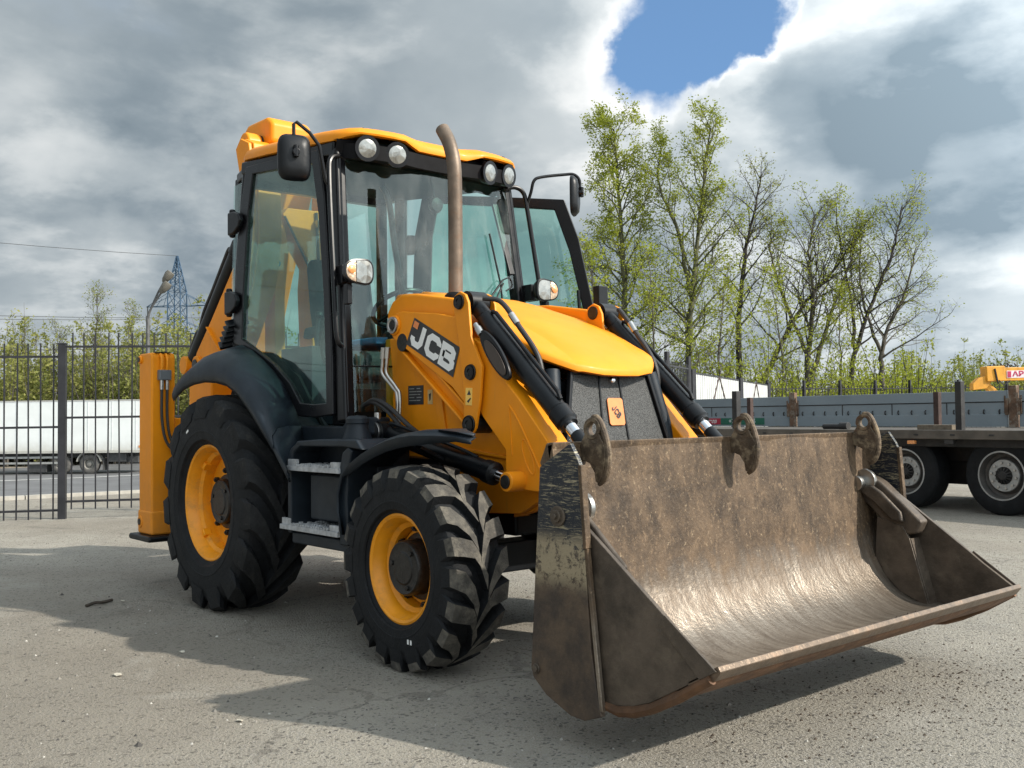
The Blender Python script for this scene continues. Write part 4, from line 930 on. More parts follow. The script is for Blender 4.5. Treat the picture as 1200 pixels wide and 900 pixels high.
# doors: the right one shut, the left one swung open
dO = [(-.12, 2.995), (.40, 2.955), (.885, 2.905), (.98, 2.6), (1.075, 2.06), (1.14, 1.6), (1.170, 1.265), (.96, 1.250), (.755, 1.258), (.59, 1.43), (.35, 1.585), (0, 1.725), (-.205, 1.775), (-.212, 2.11), (-.180, 2.68)]
dG = [(-.005, 2.925), (.40, 2.880), (.815, 2.830), (.915, 2.5), (1.012, 2.0), (1.062, 1.6), (1.090, 1.335), (.94, 1.330), (.775, 1.340), (.63, 1.47), (.40, 1.60), (.06, 1.74), (-.07, 1.79), (-.080, 2.1), (-.055, 2.66)]
def door(s, ang, label):
    hx, hy = -.225, .745
    e = empty('door', (hx, s*hy, 0), L); e['label'] = label
    def lp(p, o=0.0): return (p[0]-hx, s*(cy(p[1])+o-hy), p[1])
    m = MB(); m.ring([lp(p, -.012) for p in dO], [lp(p, -.012) for p in dG], (0, s*.034, 0)); m.build('door_frame', M_BLK2, e, bevel=.008)
    m = MB(); m.slab([lp(p, .0) for p in [((a[0]*.97+b[0]*.03), (a[1]*.97+b[1]*.03)) for a, b in zip(dG, dO)]], (0, s*.006, 0)); m.build('door_glass', M_GLASSD, e)
    for z in (2.62, 2.06):
        m = MB(); m.prism([(-.07, z+.075), (.02, z+.072), (.10, z+.045), (.125, z), (.10, z-.045), (.02, z-.082), (-.07, z-.088)], s*(cy(z)-hy+.022), s*(cy(z)-hy+.062)); m.cyl((-.05, s*(cy(z)-hy+.03), z-.10), (-.05, s*(cy(z)-hy+.03), z+.10), .022, n=12); m.build('hinge', M_BLACK, e, bevel=.012)
    m = MB(); m.prism([(1.21, 1.96), (1.265, 1.93), (1.28, 1.84), (1.27, 1.70), (1.255, 1.62), (1.21, 1.62), (1.19, 1.70), (1.18, 1.84)], s*(cy(1.8)-hy-.06), s*(cy(1.8)-hy-.014)); m.build('lock_housing', M_BLK2, e, bevel=.02)
    m = MB(); m.tube(spline([(1.20, s*(cy(2.2)-hy-.05), 2.2), (1.20, s*(cy(2.0)-hy-.06), 1.95), (1.10, s*(cy(1.7)-hy-.06), 1.68), (1.24, s*(cy(1.5)-hy-.05), 1.52)], 5), .012, 8); m.build('grab_handle', M_BLK2, e)
    e.rotation_euler = (0, 0, R_(ang)*s)
    if ang: e.scale = (1.12, 1, 1)
    return e
door(-1, 0, 'shut glazed right cab door')
door(1, 39, 'glazed left cab door swung wide open')

# mirrors
def rmirror(s):
    e = empty('mirror', (0, 0, 0), L)
    if s < 0:
        c = Vector((1.03, -.955, 2.785)); ax = Vector((.30, .95, 0)).normalized(); path = [(1.10, -.755, 2.62), (1.10, -.785, 2.66), (1.105, -.83, 2.86), (1.08, -.88, 2.935), (1.03, -.94, 3.0), (1.025, -.955, 2.985), (1.03, -.957, 2.84)]
    else:
        c = Vector((1.28, 1.09, 2.79)); ax = Vector((.62, .78, 0)).normalized(); path = [(1.13, .79, 2.72), (1.16, .80, 2.80), (1.18, .81, 2.875), (1.20, .86, 2.905), (1.26, 1.02, 2.935), (1.29, 1.09, 2.94), (1.31, 1.125, 2.90), (1.31, 1.125, 2.82)]
    m = MB(); m.tube(spline(path, 5) if s > 0 else path, .011, 10); m.build('mirror_arm', M_BLK2, e)
    nrm = ax.cross(Vector((0, 0, 1))).normalized()
    if nrm.x < 0: nrm = -nrm
    if s > 0: ax = Vector((-.72, .45, 0)).normalized()*.35+Vector((0, 0, 0)); ax = Vector((.30, .30, 0)).normalized(); ax = Vector((-.62, .78, 0)).normalized(); nrm = Vector((.78, .62, 0)).normalized()
    w, h = .100, .140; pr = []
    n = 24; rows = []
    for k, dd in ((.45, .045), (.80, .036), (.97, .012), (1.0, -.004), (.95, -.012)):
        r = []
        for i in range(n+1):
            t = 2*math.pi*i/n; u = math.copysign(abs(math.cos(t))**.5, math.cos(t)); v = math.copysign(abs(math.sin(t))**.5, math.sin(t)); r.append(c+ax*(u*w*k)+Vector((0, 0, v*h*k-.02*(1 if False else 0)))+nrm*dd)
        rows.append(r)
    m = MB(); m.grid(rows); m.f.append(tuple(range(n))); m.fm.append(0); m.build('mirror_shell', M_BLACK, e, ang=50)
    b = MB(); b.add([tuple(q) for q in rows[-1][:-1]], [tuple(range(n))]); b.build('mirror_glass', M_CHROME, e)
    b = MB(); b.cyl(tuple(c+nrm*.03+Vector((0, 0, .02))), tuple(c+nrm*.075+Vector((0, 0, .02))), .022, n=14); b.cyl(tuple(c+nrm*.06+Vector((0, 0, -.01))), tuple(c+nrm*.06+Vector((0, 0, .06))), .016, n=12); b.build('mirror_clamp', M_BLK2, e, bevel=.004)
rmirror(-1); rmirror(1)

# wipers
for (a, b_, c_) in (((1.31, .42, 1.58), (1.25, .50, 2.05), (1.20, .44, 2.36)),):
    m = MB(); m.tube([(wsx(.16, 1.60)+.03, .10, 1.86), (wsx(.3, 1.8)+.035, .30, 2.0), (wsx(.42, 2.1)+.03, .47, 2.15)], .007, 8); m.tube([(wsx(.2, 1.60)+.03, .16, 1.84), (wsx(.35, 1.9)+.035, .37, 2.0), (wsx(.42, 2.1)+.03, .475, 2.13)], .006, 8)
    w = m.build('windscreen_wiper', M_BLK2, cab)
    m = MB(); m.tube([(wsx(.42, 1.70)+.022, .46, 1.72), (wsx(.43, 2.1)+.022, .46, 2.12), (wsx(.38, 2.45)+.018, .40, 2.46)], .007, 6); m.tube(spline([(wsx(.45, 2.1)+.03, .50, 2.08), (wsx(.45, 2.1)+.03, .555, 2.12), (wsx(.45, 2.1)+.03, .53, 2.17), (wsx(.45, 2.1)+.03, .47, 2.15)], 5), .005, 6); m.build('wiper_blade', M_BLK2, cab)
m = MB(); m.tube(spline([(1.0, -.328, 2.715), (1.0, -.285, 2.66), (1.0, -.258, 2.544), (1.0, -.228, 2.328), (1.0, -.165, 2.03)], 5), [.02]*21, 8); m.build('blind_arm', M_BLK2, cab)
m = MB(); m.box(1.965, 2.02, .58, .66, 1.86, 2.04); m.build('breather_box', M_BLACK, L, bevel=.006)
# interior
m = MB(); m.box(-.35, 1.16, -.70, .70, 1.12, 1.20); m.box(.98, 1.17, -.68, .68, 1.20, 1.42); m.box(-.35, -.1, -.62, .62, 1.20, 1.62); m.build('cab_floor', M_BLACK, cab, bevel=.01)
m = MB(); m.prism([(.78, 1.2), (.86, 1.72), (.95, 1.80), (1.14, 1.84), (1.20, 1.78), (1.16, 1.2)], -.24, .24); m.box(.80, 1.10, .24, .62, 1.2, 1.55); m.build('dashboard', M_NAVY, cab, bevel=.03)
m = MB(); a_ = Vector((-.55, 0, .83)).normalized(); c_ = Vector((.72, 0, 1.98)); u_ = Vector((0, 1, 0)); v_ = a_.cross(u_)
m.tube([c_+(u_*math.cos(t)+v_*math.sin(t))*.19 for t in [2*math.pi*i/32 for i in range(33)]], .016, 8, cap=False); m.tube([c_, c_-a_*.02, Vector((.95, 0, 1.70))], [.035, .03, .03], 10)
for t in (0, 2.1, 4.2): m.tube([c_, c_+(u_*math.cos(t)+v_*math.sin(t))*.19], .012, 6)
m.build('steering_wheel', M_BLACK, cab)
se = empty('operator_seat', (0, 0, 0), L)
m = MB(); m.prism([(.0, 1.50), (.02, 1.66), (.12, 1.68), (.48, 1.70), (.56, 1.66), (.54, 1.52)], -.25, .25); m.build('cushion', M_SEAT, se, bevel=.04, seg=3)
m = MB(); m.prism([(.0, 1.64), (-.10, 2.0), (-.15, 2.34), (-.10, 2.40), (-.02, 2.38), (.03, 2.1), (.12, 1.70)], -.24, .24); m.build('backrest', M_SEAT, se, bevel=.05, seg=3)
m = MB(); m.box(.06, .46, -.20, .20, 1.2, 1.50); m.build('pedestal', M_BLACK, se, bevel=.02)
m = MB()
for s in (-1, 1): m.prism([(.02, 1.80), (.05, 1.88), (.36, 1.89), (.40, 1.84)], s*.36, s*.29)
m.build('armrest', M_SEAT, se, bevel=.02)
m = MB(); m.slab([(.10, -.12, 1.74), (.14, .20, 1.73), (.46, .24, 1.76), (.50, -.06, 1.75)], (0, 0, .05)); m.build('cloth', M_BLUE, se, bevel=.02)
for (x, y) in ((.30, -.46), (.30, .46)):
    m = MB(); m.box(x-.22, x+.2, y-.09, y+.09, 1.2, 1.72); m.tube([(x+.1, y, 1.70), (x+.14, y, 1.92)], .013, 8); m.lathe([(.001, .05), (.022, .04), (.026, .02), (.015, 0)], (x+.14, y, 1.91), 12, 'z'); m.build('side_console', M_NAVY, cab, bevel=.02)
m = MB(); m.tube([(1.05, .02, 2.80), (1.08, .02, 2.70), (1.09, .03, 2.64)], .008, 8); m.lathe([(.001, -.03), (.045, -.02), (.055, 0), (.045, .02), (.001, .025)], (1.09, .03, 2.62), 14, 'x'); m.build('interior_mirror', M_BLK2, cab)
m = MB(); m.bar((1.06, .55, 2.70), (1.18, .60, 2.20), .05, .02, (1, 0, 0)); m.build('pillar_panel', M_BLK2, cab, bevel=.008)

# ---- backhoe on the rear
def stab(s):
    e = empty('stabiliser_leg', (0, 0, 0), L); y0, y1 = s*.855, s*1.035
    m = MB(); m.prism([(-1.25, .40), (-1.25, 1.745), (-1.02, 1.745), (-1.0, 1.72), (-1.0, .42)], y0, y1); m.build('leg_tube', M_YEL, e, bevel=.022, seg=3)
    m = MB(); m.box(-1.262, -.99, s*.848, s*1.043, .40, .58); m.build('leg_shoe', M_YEL, e, bevel=.02)
    m = MB(); m.prism([(-1.33, .355), (-1.35, .375), (-1.33, .40), (-.94, .40), (-.92, .375), (-.94, .355)], s*.81, s*1.08); m.build('foot_pad', M_BLACK, e, bevel=.012)
    m = MB(); m.cyl((-1.20, s*1.05, .49), (-1.20, s*1.03, .49), .045, n=18); m.cyl((-1.21, s*1.05, 1.70), (-1.21, s*1.03, 1.70), .03, n=18); m.build('leg_pin', M_YEL, e, bevel=.005)
    m = MB(); m.cyl((-1.20, s*1.056, .49), (-1.20, s*1.045, .49), .024, n=16); m.cyl((-1.21, s*1.056, 1.70), (-1.21, s*1.045, 1.70), .018, n=16); m.build('pin_end', M_PIN, e)
    m = MB(); m.box(-1.03, -.995, s*.89, s*1.005, 1.745, 1.75); m.build('top_seal', M_BLACK, e)
    m = MB(); m.box(-.998, -.945, s*.905, s*.995, 1.54, 1.615); m.build('valve_block', pmat('grey_block', (.13, .14, .15), .5, .3), e, bevel=.006)
    for q in (.93, .97):
        b = MB(); b.tube(spline([(-.97, s*q, 1.61), (-.965, s*q, 1.69), (-.99, s*q, 1.73), (-1.02, s*q, 1.72)], 4), .011, 8); b.build('yellow_pipe', M_YEL, e)
        b = MB(); b.cyl((-.97, s*q, 1.545), (-.97, s*q, 1.47), .014, n=12); b.build('hose_ferrule', M_STEEL, e)
        b = MB(); b.tube(spline([(-.97, s*q, 1.48), (-.965, s*q, 1.25), (-.95, s*(q-.03), 1.08), (-.92, s*(q-.12), .98), (-.90, s*(q-.22), .95)], 5), .011, 8); b.build('hose', M_HOSE, e)
    m = MB(); m.tube([(-1.245, s*1.0, .62), (-1.268, s*1.0, .64), (-1.268, s*1.0, .92), (-1.245, s*1.0, .94)], .008, 6)
    for i in range(8): m.lathe([(.008, 0), (.015, .008), (.015, .020), (.008, .028)], (-1.268, s*1.0, .645+i*.034), 10, 'z')
    m.build('spring', M_BLACK, e)
stab(-1); stab(1)
m = MB(); m.box(-1.24, -1.02, -.855, .855, .60, .74); m.box(-1.24, -1.02, -.855, .855, 1.12, 1.26); m.box(-1.02, -.9, -.62, .62, .55, 1.2); m.build('rear_frame_beam', M_YEL, L, bevel=.01)
m = MB(); m.tube([(-.95, -.80, 1.22), (-.6, -.80, 1.24)], .03, 8); m.build('frame_strut', M_YEL, L)
KY = -.30
kp = MB(); kp.prism([(-1.26, .55), (-1.26, 1.58), (-1.45, 1.66), (-1.70, 1.60), (-1.74, .62), (-1.50, .5)], KY-.16, KY+.56); kp.build('kingpost', M_YEL, L, bevel=.02)
# curved boom beside the cab, fork plates behind the rear window
bl = [(-1.58, 1.60), (-1.66, 1.64), (-1.695, 1.72), (-1.64, 1.80), (-1.35, 2.05), (-1.10, 2.28), (-.83, 2.53), (-.76, 2.75), (-.82, 3.08), (-.90, 3.33), (-.82, 3.40), (-.68, 3.34), (-.60, 3.0), (-.58, 2.6), (-.68, 2.25), (-.95, 1.90), (-1.2, 1.62), (-1.45, 1.55)]
m = MB(); m.prism(bl, KY-.12, KY-.09); m.prism([(x*.99+.012, z) for x, z in bl], KY-.0895, KY+.10)
bo = m.build('backhoe_boom', M_YEL, L, bevel=.008)
b = MB(); b.cyl((-1.60, KY-.15, 1.695), (-1.60, KY+.14, 1.695), .075, n=24); b.build('boom_boss', M_YEL, bo, bevel=.012)
b = MB(); b.cyl((-1.60, KY-.158, 1.695), (-1.60, KY-.14, 1.695), .045, n=20); b.build('boom_pin', M_PIN, bo)
b = MB(); b.bar((-1.40, KY-.121, 1.99), (-1.10, KY-.121, 1.74), .010, .05, (0, 1, 0)); b.build('boom_rib', M_YEL, bo, bevel=.003)
m = MB(); m.prism([(-1.25, 3.40), (-1.25, 3.56), (-1.15, 3.62), (-.82, 3.615), (-.74, 3.56), (-.74, 3.40), (-.85, 3.33)], -.20, .16); tb = m.build('boom_top', M_YEL, L, bevel=.035, seg=3)
b = MB(); b.cyl((-.92, -.345, 3.40), (-.92, -.22, 3.40), .085, n=24); b.build('top_boss', M_YEL, tb, bevel=.02)
b = MB(); b.cyl((-.92, -.225, 3.42), (-.92, -.195, 3.42), .06, n=20); b.build('top_pin', M_PIN, tb)
fx = (-.80, -1.02)
def yz(name, poly, x0, x1, mat, parent, bev=.008):
    m = MB(); m.slab([(x0, y, z) for y, z in poly], (x1-x0, 0, 0)); return m.build(name, mat, parent, bevel=bev)
yz('fork_plate', [(-.072, 2.855), (-.028, 2.91), (.30, 2.92), (.32, 3.36), (.40, 3.36), (.40, 2.2), (.335, 1.45), (.20, 1.45), (.170, 2.29), (.186, 2.464)], *fx, M_YEL, tb)
yz('fork_plate', [(-.083, 2.82), (-.143, 2.57), (-.160, 2.39), (-.135, 2.30), (-.125, 1.45), (-.04, 1.45), (-.045, 2.19), (-.008, 2.56), (-.05, 2.83)], -.82, -1.0, M_YEL, tb)
b = MB(); b.cyl((-.79, -.125, 2.46), (-.83, -.125, 2.46), .03, n=16); b.build('fork_pin', M_PIN, tb)
b = MB(); b.tube([(-.79, -.06, 2.84), (-.79, .17, 2.42), (-.79, .18, 2.36)], .010, 8); b.tube([(-.79, .22, 2.90), (-.79, .24, 2.5), (-.79, .25, 2.35)], .013, 8); b.build('fork_pipe', M_HOSE, tb)
b = MB(); b.box(-.80, -.74, .205, .265, 2.77, 2.84); b.build('work_lamp', M_LENS, tb, bevel=.012)
m = MB(); m.prism([(-1.05, 3.55), (-1.25, 3.45), (-1.60, 2.75), (-2.02, 1.62), (-2.06, 1.42), (-1.92, 1.36), (-1.80, 1.55), (-1.40, 2.45), (-1.06, 3.10)], .10, .34)
dp = m.build('dipper_arm', M_YEL, L, bevel=.015)
b = MB(); b.cyl((-1.98, .06, 1.45), (-1.98, .38, 1.45), .06, n=20); b.build('dipper_boss', M_YEL, dp, bevel=.008)
# crowd cylinder lying along the boom's back
A0 = Vector((-1.90, KY-.04, 1.705)); A1 = Vector((-.775, KY-.04, 2.96)); d = (Vector((-.955, 0, 2.615))-Vector((A0.x, 0, A0.z))).normalized()
m = MB(); m.tube([A0, A0+d*.08, A0+d*.09, A0+d*1.20, A0+d*1.21, A0+d*1.30], [.055, .055, .068, .068, .078, .078], 24); cc = m.build('crowd_cylinder', M_BLACK, L, ang=25)
b = MB(); b.tube([A0+d*1.28, A0+d*1.72], .040, 20); b.build('piston_rod', M_CHROME, cc)
b = MB(); b.cyl((A0.x, KY-.13, A0.z), (A0.x, KY+.06, A0.z), .078, n=20); b.build('base_eye', M_YEL, cc, bevel=.01)
nn = Vector((-d.z, 0, d.x)); o_ = nn*.10
b = MB(); b.tube([A0+d*.55+o_*.7, A0+d*.60+o_, A0+d*1.08+o_, A0+d*1.14+o_*.75], .017, 8); b.build('feed_pipe', M_STEEL, cc)
b = MB(); b.tube(spline([A0+d*1.16+o_*.8, A0+d*1.14+o_*1.5, A0+d*1.0+o_*1.55, A0+d*.72+o_*1.5, A0+d*.45+o_*1.5, A0+d*.25+o_*.85, A0+d*.1+o_*.9, A0+o_*.7-d*.15], 5), .018, 8); b.build('hose', M_HOSE, cc)
b = MB(); b.tube(spline([A0+d*.30+o_*.9, A0+d*.25+o_*1.3, A0+d*.10+o_*1.2, A0-d*.1+o_*.9], 5), .020, 8); b.build('hose_loop', M_HOSE, cc)
q_ = A0+d*1.62
b = MB(); b.tube(spline([q_+o_*.3, q_+o_*1.0+d*.02, q_+o_*1.25-d*.12, q_+o_*1.0-d*.24], 6), .030, 8); b.build('hose_bundle', M_HOSE, cc)
m = MB(); m.prism([(-1.95, .72), (-2.25, .70), (-2.45, 1.0), (-2.42, 1.38), (-2.14, 1.52), (-1.95, 1.46), (-2.15, 1.28), (-2.18, 1.0), (-2.05, .86)], -.02, .46); m.build('digging_bucket', M_CLAM, L, bevel=.012)

# ------------------------------------------------------------------ fence on the left
M_FEN = pmat('dark_fence_paint', (.022, .022, .026), .5, .2, .3, 6)
def fence():
    f = tag(empty('metal_fence', (-7.14, .14, 0)), 'black metal bar fence standing left of the backhoe loader', 'fence')
    d = Vector((.50, .866, 0)).normalized(); P0 = Vector((-7.14, .14, 0))
    def at(t, z): q = d*t; return (q.x, q.y, z)
    post = MB(); post.box(-.045, .045, -.045, .045, -.02, 2.23); post.box(-.05, .05, -.05, .05, 2.23, 2.245)
    rail = MB(); bar = MB(); first = {}
    bar.bar((0, 0, 0), (0, 0, 1), .016, .016, (1, 0, 0))
    bm = None; pm = None
    L0 = 2.55
    for k, z0, top, bot in ((-1, -.06, 2.06, .10), (0, .10, 2.20, .22), (1, .10, 2.20, .22), (2, .12, 2.22, .24), (-2, -.10, 2.02, .06)):
        if pm is None: pm = post.build('post', M_FEN, f); p = pm
        else: p = pm.copy(); C.objects.link(p)
        p.location = at(k*L0 if k >= 0 else (k+1)*L0-(.0), 0) if k >= 0 else at(k*L0, 0)
        p.rotation_euler = (R_(1.2*(k % 2)), 0, math.atan2(d.y, d.x))
        for zz in (top, (top+bot)/2+.08, bot):
            m = MB(); m.bar(at(k*L0+.045, zz), at((k+1)*L0-.045, zz+.012), .022, .028); m.build('rail', M_FEN, f)
        n = 17
        for i in range(n):
            t = k*L0+L0*(i+.75)/(n+.5); zb = z0+.02; zt = top+.18
            if bm is None: bm = bar.build('bar', M_FEN, f); b = bm
            else: b = bm.copy(); C.objects.link(b)
            b.location = at(t, zb); b.scale = (1, 1, zt-zb); b.rotation_euler = (0, R_(rnd.uniform(-.4, .4)), math.atan2(d.y, d.x))
fence()

# ------------------------------------------------------------------ white truck on the road
def truck():
    t = tag(empty('box_truck', (-45.6, 12.6, -1.42)), 'long white box truck driving on the road behind the fence', 'truck')
    t.rotation_euler = (0, 0, math.atan2(.60, .80)+.18)
    M_TW = pmat('truck_white', (.80, .82, .80), .5, 0, .04, 1.2, 0, 60, 0, lambda tt, c, co, rg: tt.mix(tt.smooth(tt.m('ADD', tt.node_sep(co), tt.m('MULTIPLY', tt.noise(co, 2, 5, .6), .6)), 1.25, 2.1, .75, 0), c, (.50, .47, .40)))
    M_TG = pmat('truck_frame', (.05, .05, .05), .7, 0, .3, 3)
    m = MB(); m.box(-13, 2.75, 0, 2.5, 1.15, 3.72); m.build('cargo_box', M_TW, t, bevel=.04)
    for k in range(13):
        m = MB(); m.box(-12.2+k*1.22, -12.17+k*1.22, -.012, .0, 1.17, 3.66); m.build('panel_seam', pmat('truck_seam', (.62, .63, .61), .5), t)
    m = MB(); m.box(2.60, 2.74, -.02, .0, 1.3, 1.42); m.build('side_marker', M_AMBER, t)
    m = MB(); m.box(-13, 2.70, -.02, .03, 1.06, 1.16); m.box(-13, 2.7, -.015, .0, 3.66, 3.72); m.build('box_rail', pmat('truck_rail', (.45, .44, .40), .6), t)
    m = MB(); m.box(-13, 2.6, .5, 2.0, .82, 1.06); m.box(1.6, 2.45, .3, 2.2, .55, .86); m.box(1.0, 1.9, .15, .6, .60, 1.05); m.build('frame', M_TG, t, bevel=.02)
    for z in (.52, .80):
        m = MB(); m.box(-8.0, -1.35, .10, .14, z, z+.10); m.build('side_guard', pmat('guard_alu', (.42, .42, .40), .5, .5), t)
    m = MB(); m.box(-3.2, -2.2, .2, .8, .1, .5); m.build('spare_wheel_box', M_TG, t, bevel=.03)
    for x in (0.0, -1.45, -11.5):
        w = empty('wheel', (x, .30, .50), t)
        mm = MB(); mm.lathe([(.26, -.14), (.30, -.165), (.42, -.165), (.49, -.13), (.50, 0), (.49, .13), (.42, .165), (.26, .14)], n=36); mm.build('tyre', pmat('dusty_truck_tyre', (.10, .095, .088), .9, 0, .3, 6), w)
        mm = MB(); mm.lathe([(.265, -.15), (.24, -.12), (.23, -.02), (.13, -.03), (.12, -.10), (.03, -.11), (.001, -.11)], n=28); mm.build('rim', pmat('dusty_rim', (.22, .21, .19), .7, .2, .2, 8), w)
    m = MB(); a = arc((0, .50), .66, 12, 168, 14); b = arc((0, .50), .60, 168, 12, 14); m.prism(a+b, .10, .62); m.build('mudguard', pmat('mudguard_grey', (.33, .32, .29), .6), t)
    m = MB(); m.box(.70, .74, .15, .62, .18, .78); m.build('mud_flap', M_TG, t)
def _sepz(self, co):
    s = self.node('ShaderNodeSeparateXYZ'); self.put(s.inputs[0], co); return s.outputs[2]
NT.node_sep = _sepz
truck()

# ------------------------------------------------------------------ street lamp, pylon, wires
def street_lamp():
    b = Vector((-45.4, 15.55, -1.42)); t = tag(empty('street_lamp', b), 'grey street lamp with two curved arms beside the road', 'street lamp')
    M = pmat('galvanised_grey', (.11, .11, .11), .6, .4, .2, 4)
    m = MB(); m.tube([(0, 0, 0), (0, 0, 4.0), (.0, .0, 8.1)], [.16, .13, .09], 12); m.build('pole', M, t)
    for (h, l, z) in ((1.0, 0, 2.15), (.80, .25, 1.55)):
        q = rt*(.95-.15*l)-fw*l*1.2
        m = MB(); m.tube(spline([(0, 0, 7.7), tuple(rt*.10+Vector((0, 0, 8.3))-fw*l*.3), tuple(q*.55+Vector((0, 0, 7.9+z*.65))), tuple(q+Vector((0, 0, 7.9+z)))], 5), .055, 8); m.build('arm', M, t)
        p = q+Vector((0, 0, 7.9+z)); dd = (rt*.45+Vector((0, 0, .55))).normalized()
        m = MB(); m.tube([p-dd*.25, p-dd*.1, p+dd*.25, p+dd*.42], [.07, .16, .24, .20], 10); m.build('lamp_head', pmat('lamp_head_grey', (.12, .11, .09), .6), t)
street_lamp()
def pylon():
    base = Vector((-140.3, 55.5, -3.0)); t = tag(empty('power_pylon', base), 'blue steel lattice power pylon far behind the fence', 'pylon')
    M = pmat('pylon_blue_steel', (.05, .098, .165), .6, .2, .2, .5)
    ang = R_(40); ca, sa = math.cos(ang), math.sin(ang)
    def P(u, v, z): return (u*ca-v*sa, u*sa+v*ca, z)
    H = 29.0; prof = [(0, 1.9), (8, 1.45), (14, 1.15), (18, 1.05), (23.6, 1.0), (H, .08)]
    def w(z):
        for (z0, a), (z1, b) in zip(prof, prof[1:]):
            if z <= z1: return a+(b-a)*(z-z0)/(z1-z0)
        return .1
    zs = [0, 3, 6, 8.5, 11, 13, 14.8, 16.4, 18, 19.6, 21.4, 23.6, 25, 26.3, 27.5, 28.3, H]
    for sx, sy in ((-1, -1), (1, -1), (1, 1), (-1, 1)):
        m = MB(); m.tube([P(sx*w(z), sy*w(z), z) for z in zs], .10, 4); m.build('leg', M, t)
    m = MB()
    for z0, z1 in zip(zs, zs[1:]):
        a, b = w(z0), w(z1)
        for q in ((-1, -1, 1, -1), (1, -1, 1, 1), (1, 1, -1, 1), (-1, 1, -1, -1)):
            m.tube([P(q[0]*a, q[1]*a, z0), P(q[2]*b, q[3]*b, z1)], .052, 4); m.tube([P(q[2]*a, q[3]*a, z0), P(q[0]*b, q[1]*b, z1)], .052, 4); m.tube([P(q[0]*b, q[1]*b, z1), P(q[2]*b, q[3]*b, z1)], .036, 4)
    m.build('lattice', M, t)
    for z, l in ((12.2, 6.0), (17.2, 4.6), (21.4, 4.0)):
        m = MB(); ww = w(z)
        for s in (-1, 1):
            tip = P(s*(ww+l), 0, z)
            for v in (-1, 1): m.tube([P(s*ww, v*ww, z), tip], .055, 4); m.tube([P(s*ww, v*ww, z+1.9), tip], .040, 4)
            for f in (.3, .6): m.tube([P(s*(ww+l*f), -ww*(1-f), z), P(s*(ww+l*f), ww*(1-f), z)], .04, 4); m.tube([P(s*(ww+l*f), 0, z), P(s*(ww+l*f*.6), 0, z+1.9*(1-f*.6))], .04, 4)
        m.build('cross_arm', M, t)
        for s in (-1, 1):
            m = MB(); q = P(s*(ww+l-.2), 0, z); m.tube([q, (q[0], q[1], z-1.9)], .10, 5); m.build('insulator', pmat('insulator', (.10, .10, .10), .5), t)
    # wires run to the left past the yard
    far = Vector((-60, -190, 0)); k = 0; names = []
    lines = [(0, 0, H, 34), ] + [(s*(w(z)+l-.2), 0, z-1.9, z+3) for z, l in ((12.2, 6.0), (17.2, 4.6), (21.4, 4.0)) for s in (-1, 1)]
    labs = ['topmost thin overhead wire running from the pylon tip', 'lowest left overhead wire hanging from the pylon', 'lowest right overhead wire hanging from the pylon', 'middle left overhead wire hanging from the pylon',
            'middle right overhead wire hanging from the pylon', 'upper left overhead wire below the topmost one', 'upper right overhead wire below the topmost one']
    for (u, v, z, z1), lab in zip(lines, labs):
        a = base+Vector(P(u, v, z)); b = far+Vector((u*ca, u*sa*.4, z1)); m = MB(); pts = []
        for i in range(25):
            f = i/24; q = a.lerp(b, f); q.z -= 4*7.5*f*(1-f); pts.append(q)
        m.tube(pts, .035, 4); o = m.build('power_line', pmat('wire', (.06, .06, .065), .6), None); tag(o, lab, 'power line', 'wires of the pylon')
pylon()

